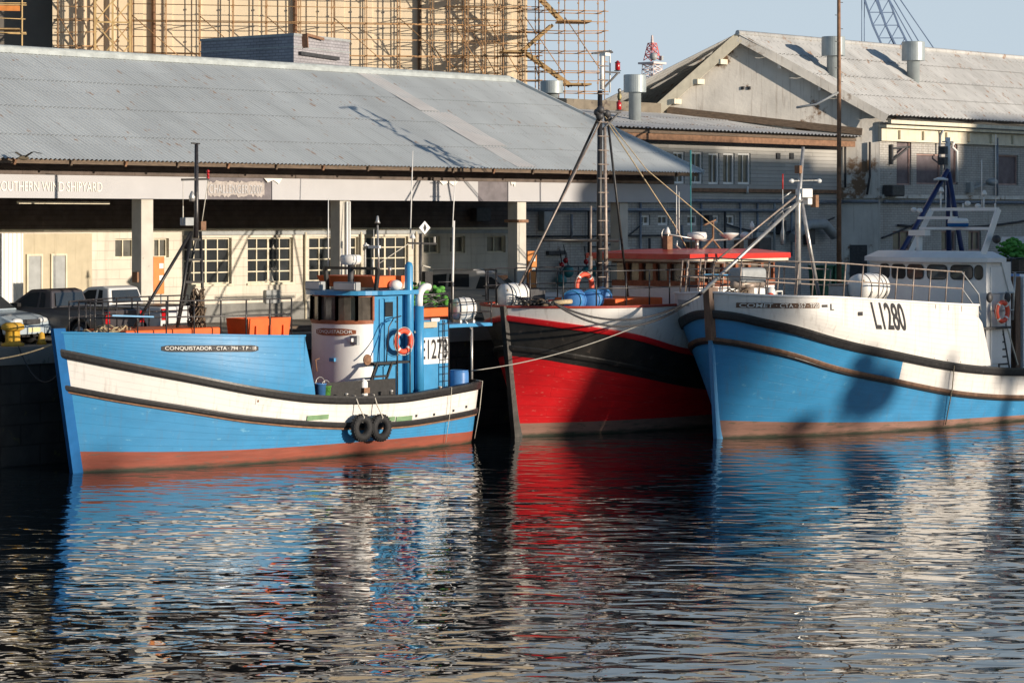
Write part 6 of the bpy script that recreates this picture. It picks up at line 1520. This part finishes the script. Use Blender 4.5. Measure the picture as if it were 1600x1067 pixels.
MB().box(-.35, .35, -.2, .2, 0, .3).build('crate', 'barrel_blue', t, bevel=.02); MB().box(-.3, .3, -.203, -.2, .05, .15).build('stripe', 'red_paint', t); MB().box(-.5, .5, -.35, .35, -.08, -.005).build('shelf', 'plastic_white', t)
# drain and rope on hull side
MB().tube([HC.pt(.409, cw2(.409)-.1, -1, .10), HC.pt(.411, cw1(.41), -1, .13), HC.pt(.413, .1, -1, .06)], .018, 5).build('overboard_hose', 'rope_cream', Cb)

# ------------------------------------------------------------------ lines between the boats
for k, (sg, label) in enumerate(((1.0, 'upper of two dark mooring lines drooping from the red boat to the right boat stem'), (1.35, 'lower of two dark mooring lines drooping from the red boat to the right boat stem'))):
    line('mooring_line', label, (WF.onY(866, 474, 49.0), WF.onY(1096, 459-k*2, 46.9)), .035, 'rope_dark', .62+.22*k)
line('mooring_line', 'taut pale line from the left boat stern across the red hull', (WF.onY(738, 579, 51.6), WF.onY(1093, 463, 46.8)), .016, 'rope_white', .35)

# ------------------------------------------------------------------ quay clutter on the right
p = WF.onY(1295, 440, 56.6)
for k, (dx, lb) in enumerate(((-.25, 'left of two dark green wheeled bins behind the right boat'), (.55, 'right of two dark green wheeled bins behind the right boat'))):
    t = thing('wheeled_bin', lb, 'bin', (p[0]+dx, 56.8, GZ), group='green wheeled bins')
    MB().add([(-.26,-.26,.08),(.26,-.26,.08),(.26,.26,.08),(-.26,.26,.08),(-.33,-.34,1.55),(.33,-.34,1.55),(.33,.34,1.55),(-.33,.34,1.55)], [(0,3,2,1),(4,5,6,7),(0,1,5,4),(1,2,6,5),(2,3,7,6),(3,0,4,7)]).build('bin_body', 'dark_green', t)
    MB().box(-.36, .36, -.38, .36, 1.56, 1.63).build('lid', 'dark_green', t, bevel=.02)
    for s in (-1, 1): MB().torus((s*.27, .24, .12), .09, .03, 'x').build('wheel', 'rubber', t)
t = thing('derrick_mast', 'dark blue tripod derrick with a white top behind the right boat wheelhouse', 'derrick', WF.onY(1480, 400, 57.5)[:2]+(GZ,))
DF = frame_of(t); ap = DF.onY(1481, 265, 0)
for (px, y) in ((1406, 0), (1483, .5), (1504, -.4)):
    b = DF.onY(px, 398, y); dv = Vector(b)-Vector(ap); e_ = Vector(ap)+dv*(ap[2]/-dv.z)
    MB().tube([ap, e_], .11, 8).build('leg', 'mast_blue', t)
MB().tube([(ap[0], 0, ap[2]-.1), (ap[0], 0, DF.onY(1481, 215, 0)[2])], [.12, .10], 8).build('mast_top', 'white_paint', t)
MB().bar((ap[0]-.4, 0, DF.onY(1481, 222, 0)[2]), (ap[0]+.4, 0, DF.onY(1481, 222, 0)[2]), .05).build('crosstree', 'grey_metal', t)
for py in (235, 252): p = DF.onY(1474, py, 0); MB().box(p[0]-.16, p[0]+.1, -.15, .15, p[2]-.16, p[2]+.16).build('lamp', 'dark_steel', t)
p = DF.onY(1470, 281, -.2); MB().lathe([(.3, -.03), (.3, .03), (.1, .1)], p).bar(p, (ap[0], 0, p[2]), .06).build('lamp_tray', 'plastic_white', t)
p = WF.onY(1590, 400, 57.0)
t = thing('crate_stack', 'stacked dark crates carrying the green net at the right edge', 'crates', (p[0], 57.0, GZ))
for z in range(3): MB().box(-.9, .9, -.6, .6, .02+z*.57, .53+z*.57).build('crate', 'old_wood', t, bevel=.02)
t = thing('net_heap', 'bright green net heap on top of the crates at the right edge', 'net', (p[0], 57.0, GZ+1.70))
mb = MB()
for k in range(150): a_ = random.uniform(-.95, .9); mb.sph((a_, random.uniform(-.5, .5), .04+random.uniform(0, .85)*(1-abs(a_)*.5)), random.uniform(.05, .15), 1.3, 1, .8, 6)
mb.build('net', 'net_green', t)
p0, p1 = WF.onY(1462, 405, 56.0), WF.onY(1612, 405, 56.0)
t = thing('quay_railing', 'dark two bar railing on the quay behind the right boat wheelhouse', 'railing', (p0[0], 56.0, GZ))
mb = MB(); LQ = p1[0]-p0[0]+6
for z in (.9, 1.75): mb.tube([(0, 0, z), (LQ, 0, z)], .03, 6)
mb.build('rail', 'dark_steel', t)
for k in range(8): MB().tube([(LQ*k/7, 0, 0), (LQ*k/7, 0, 1.75)], .035, 6).build('post', 'dark_steel', t)
p = WF.onY(1590, 372, 58.5); t = thing('work_cabin', 'small white cabin with dark window on the quay at the right edge', 'cabin', (p[0]+.6, 58.5, GZ))
MB().box(-1, 1.6, -.8, .8, 0, 2.1).build('wall', 'white_paint', t, bevel=.06); MB().prism([(-1.05, -.85, 2.1), (-.6, -.7, 2.6), (1.2, -.7, 2.6), (1.6, -.85, 2.1)], (0, 1.5, 0)).build('roof', 'white_paint', t); MB().box(-.5, .3, -.86, -.81, 1.2, 1.9).build('window', 'glass', t)
# gull in front of the shed roof
p = WF.atD(37, 247, 69)
t = thing('seagull', 'small dark gull flying just above the eaves at far left', 'bird', p, R(20))
mb = MB(); mb.lathe([(.005, -.28), (.05, -.15), (.075, 0), (.06, .12), (.035, .2), (.005, .28)], ax='x', n=10)
for s in (-1, 1): mb.grid([[(-.08, s*.03, .03), (-.06, s*.28, .16), (-.12, s*.62, .10)], [(.10, s*.03, .03), (.10, s*.28, .17), (-.02, s*.62, .11)]], True)
mb.build('body', 'bird_dark', t)
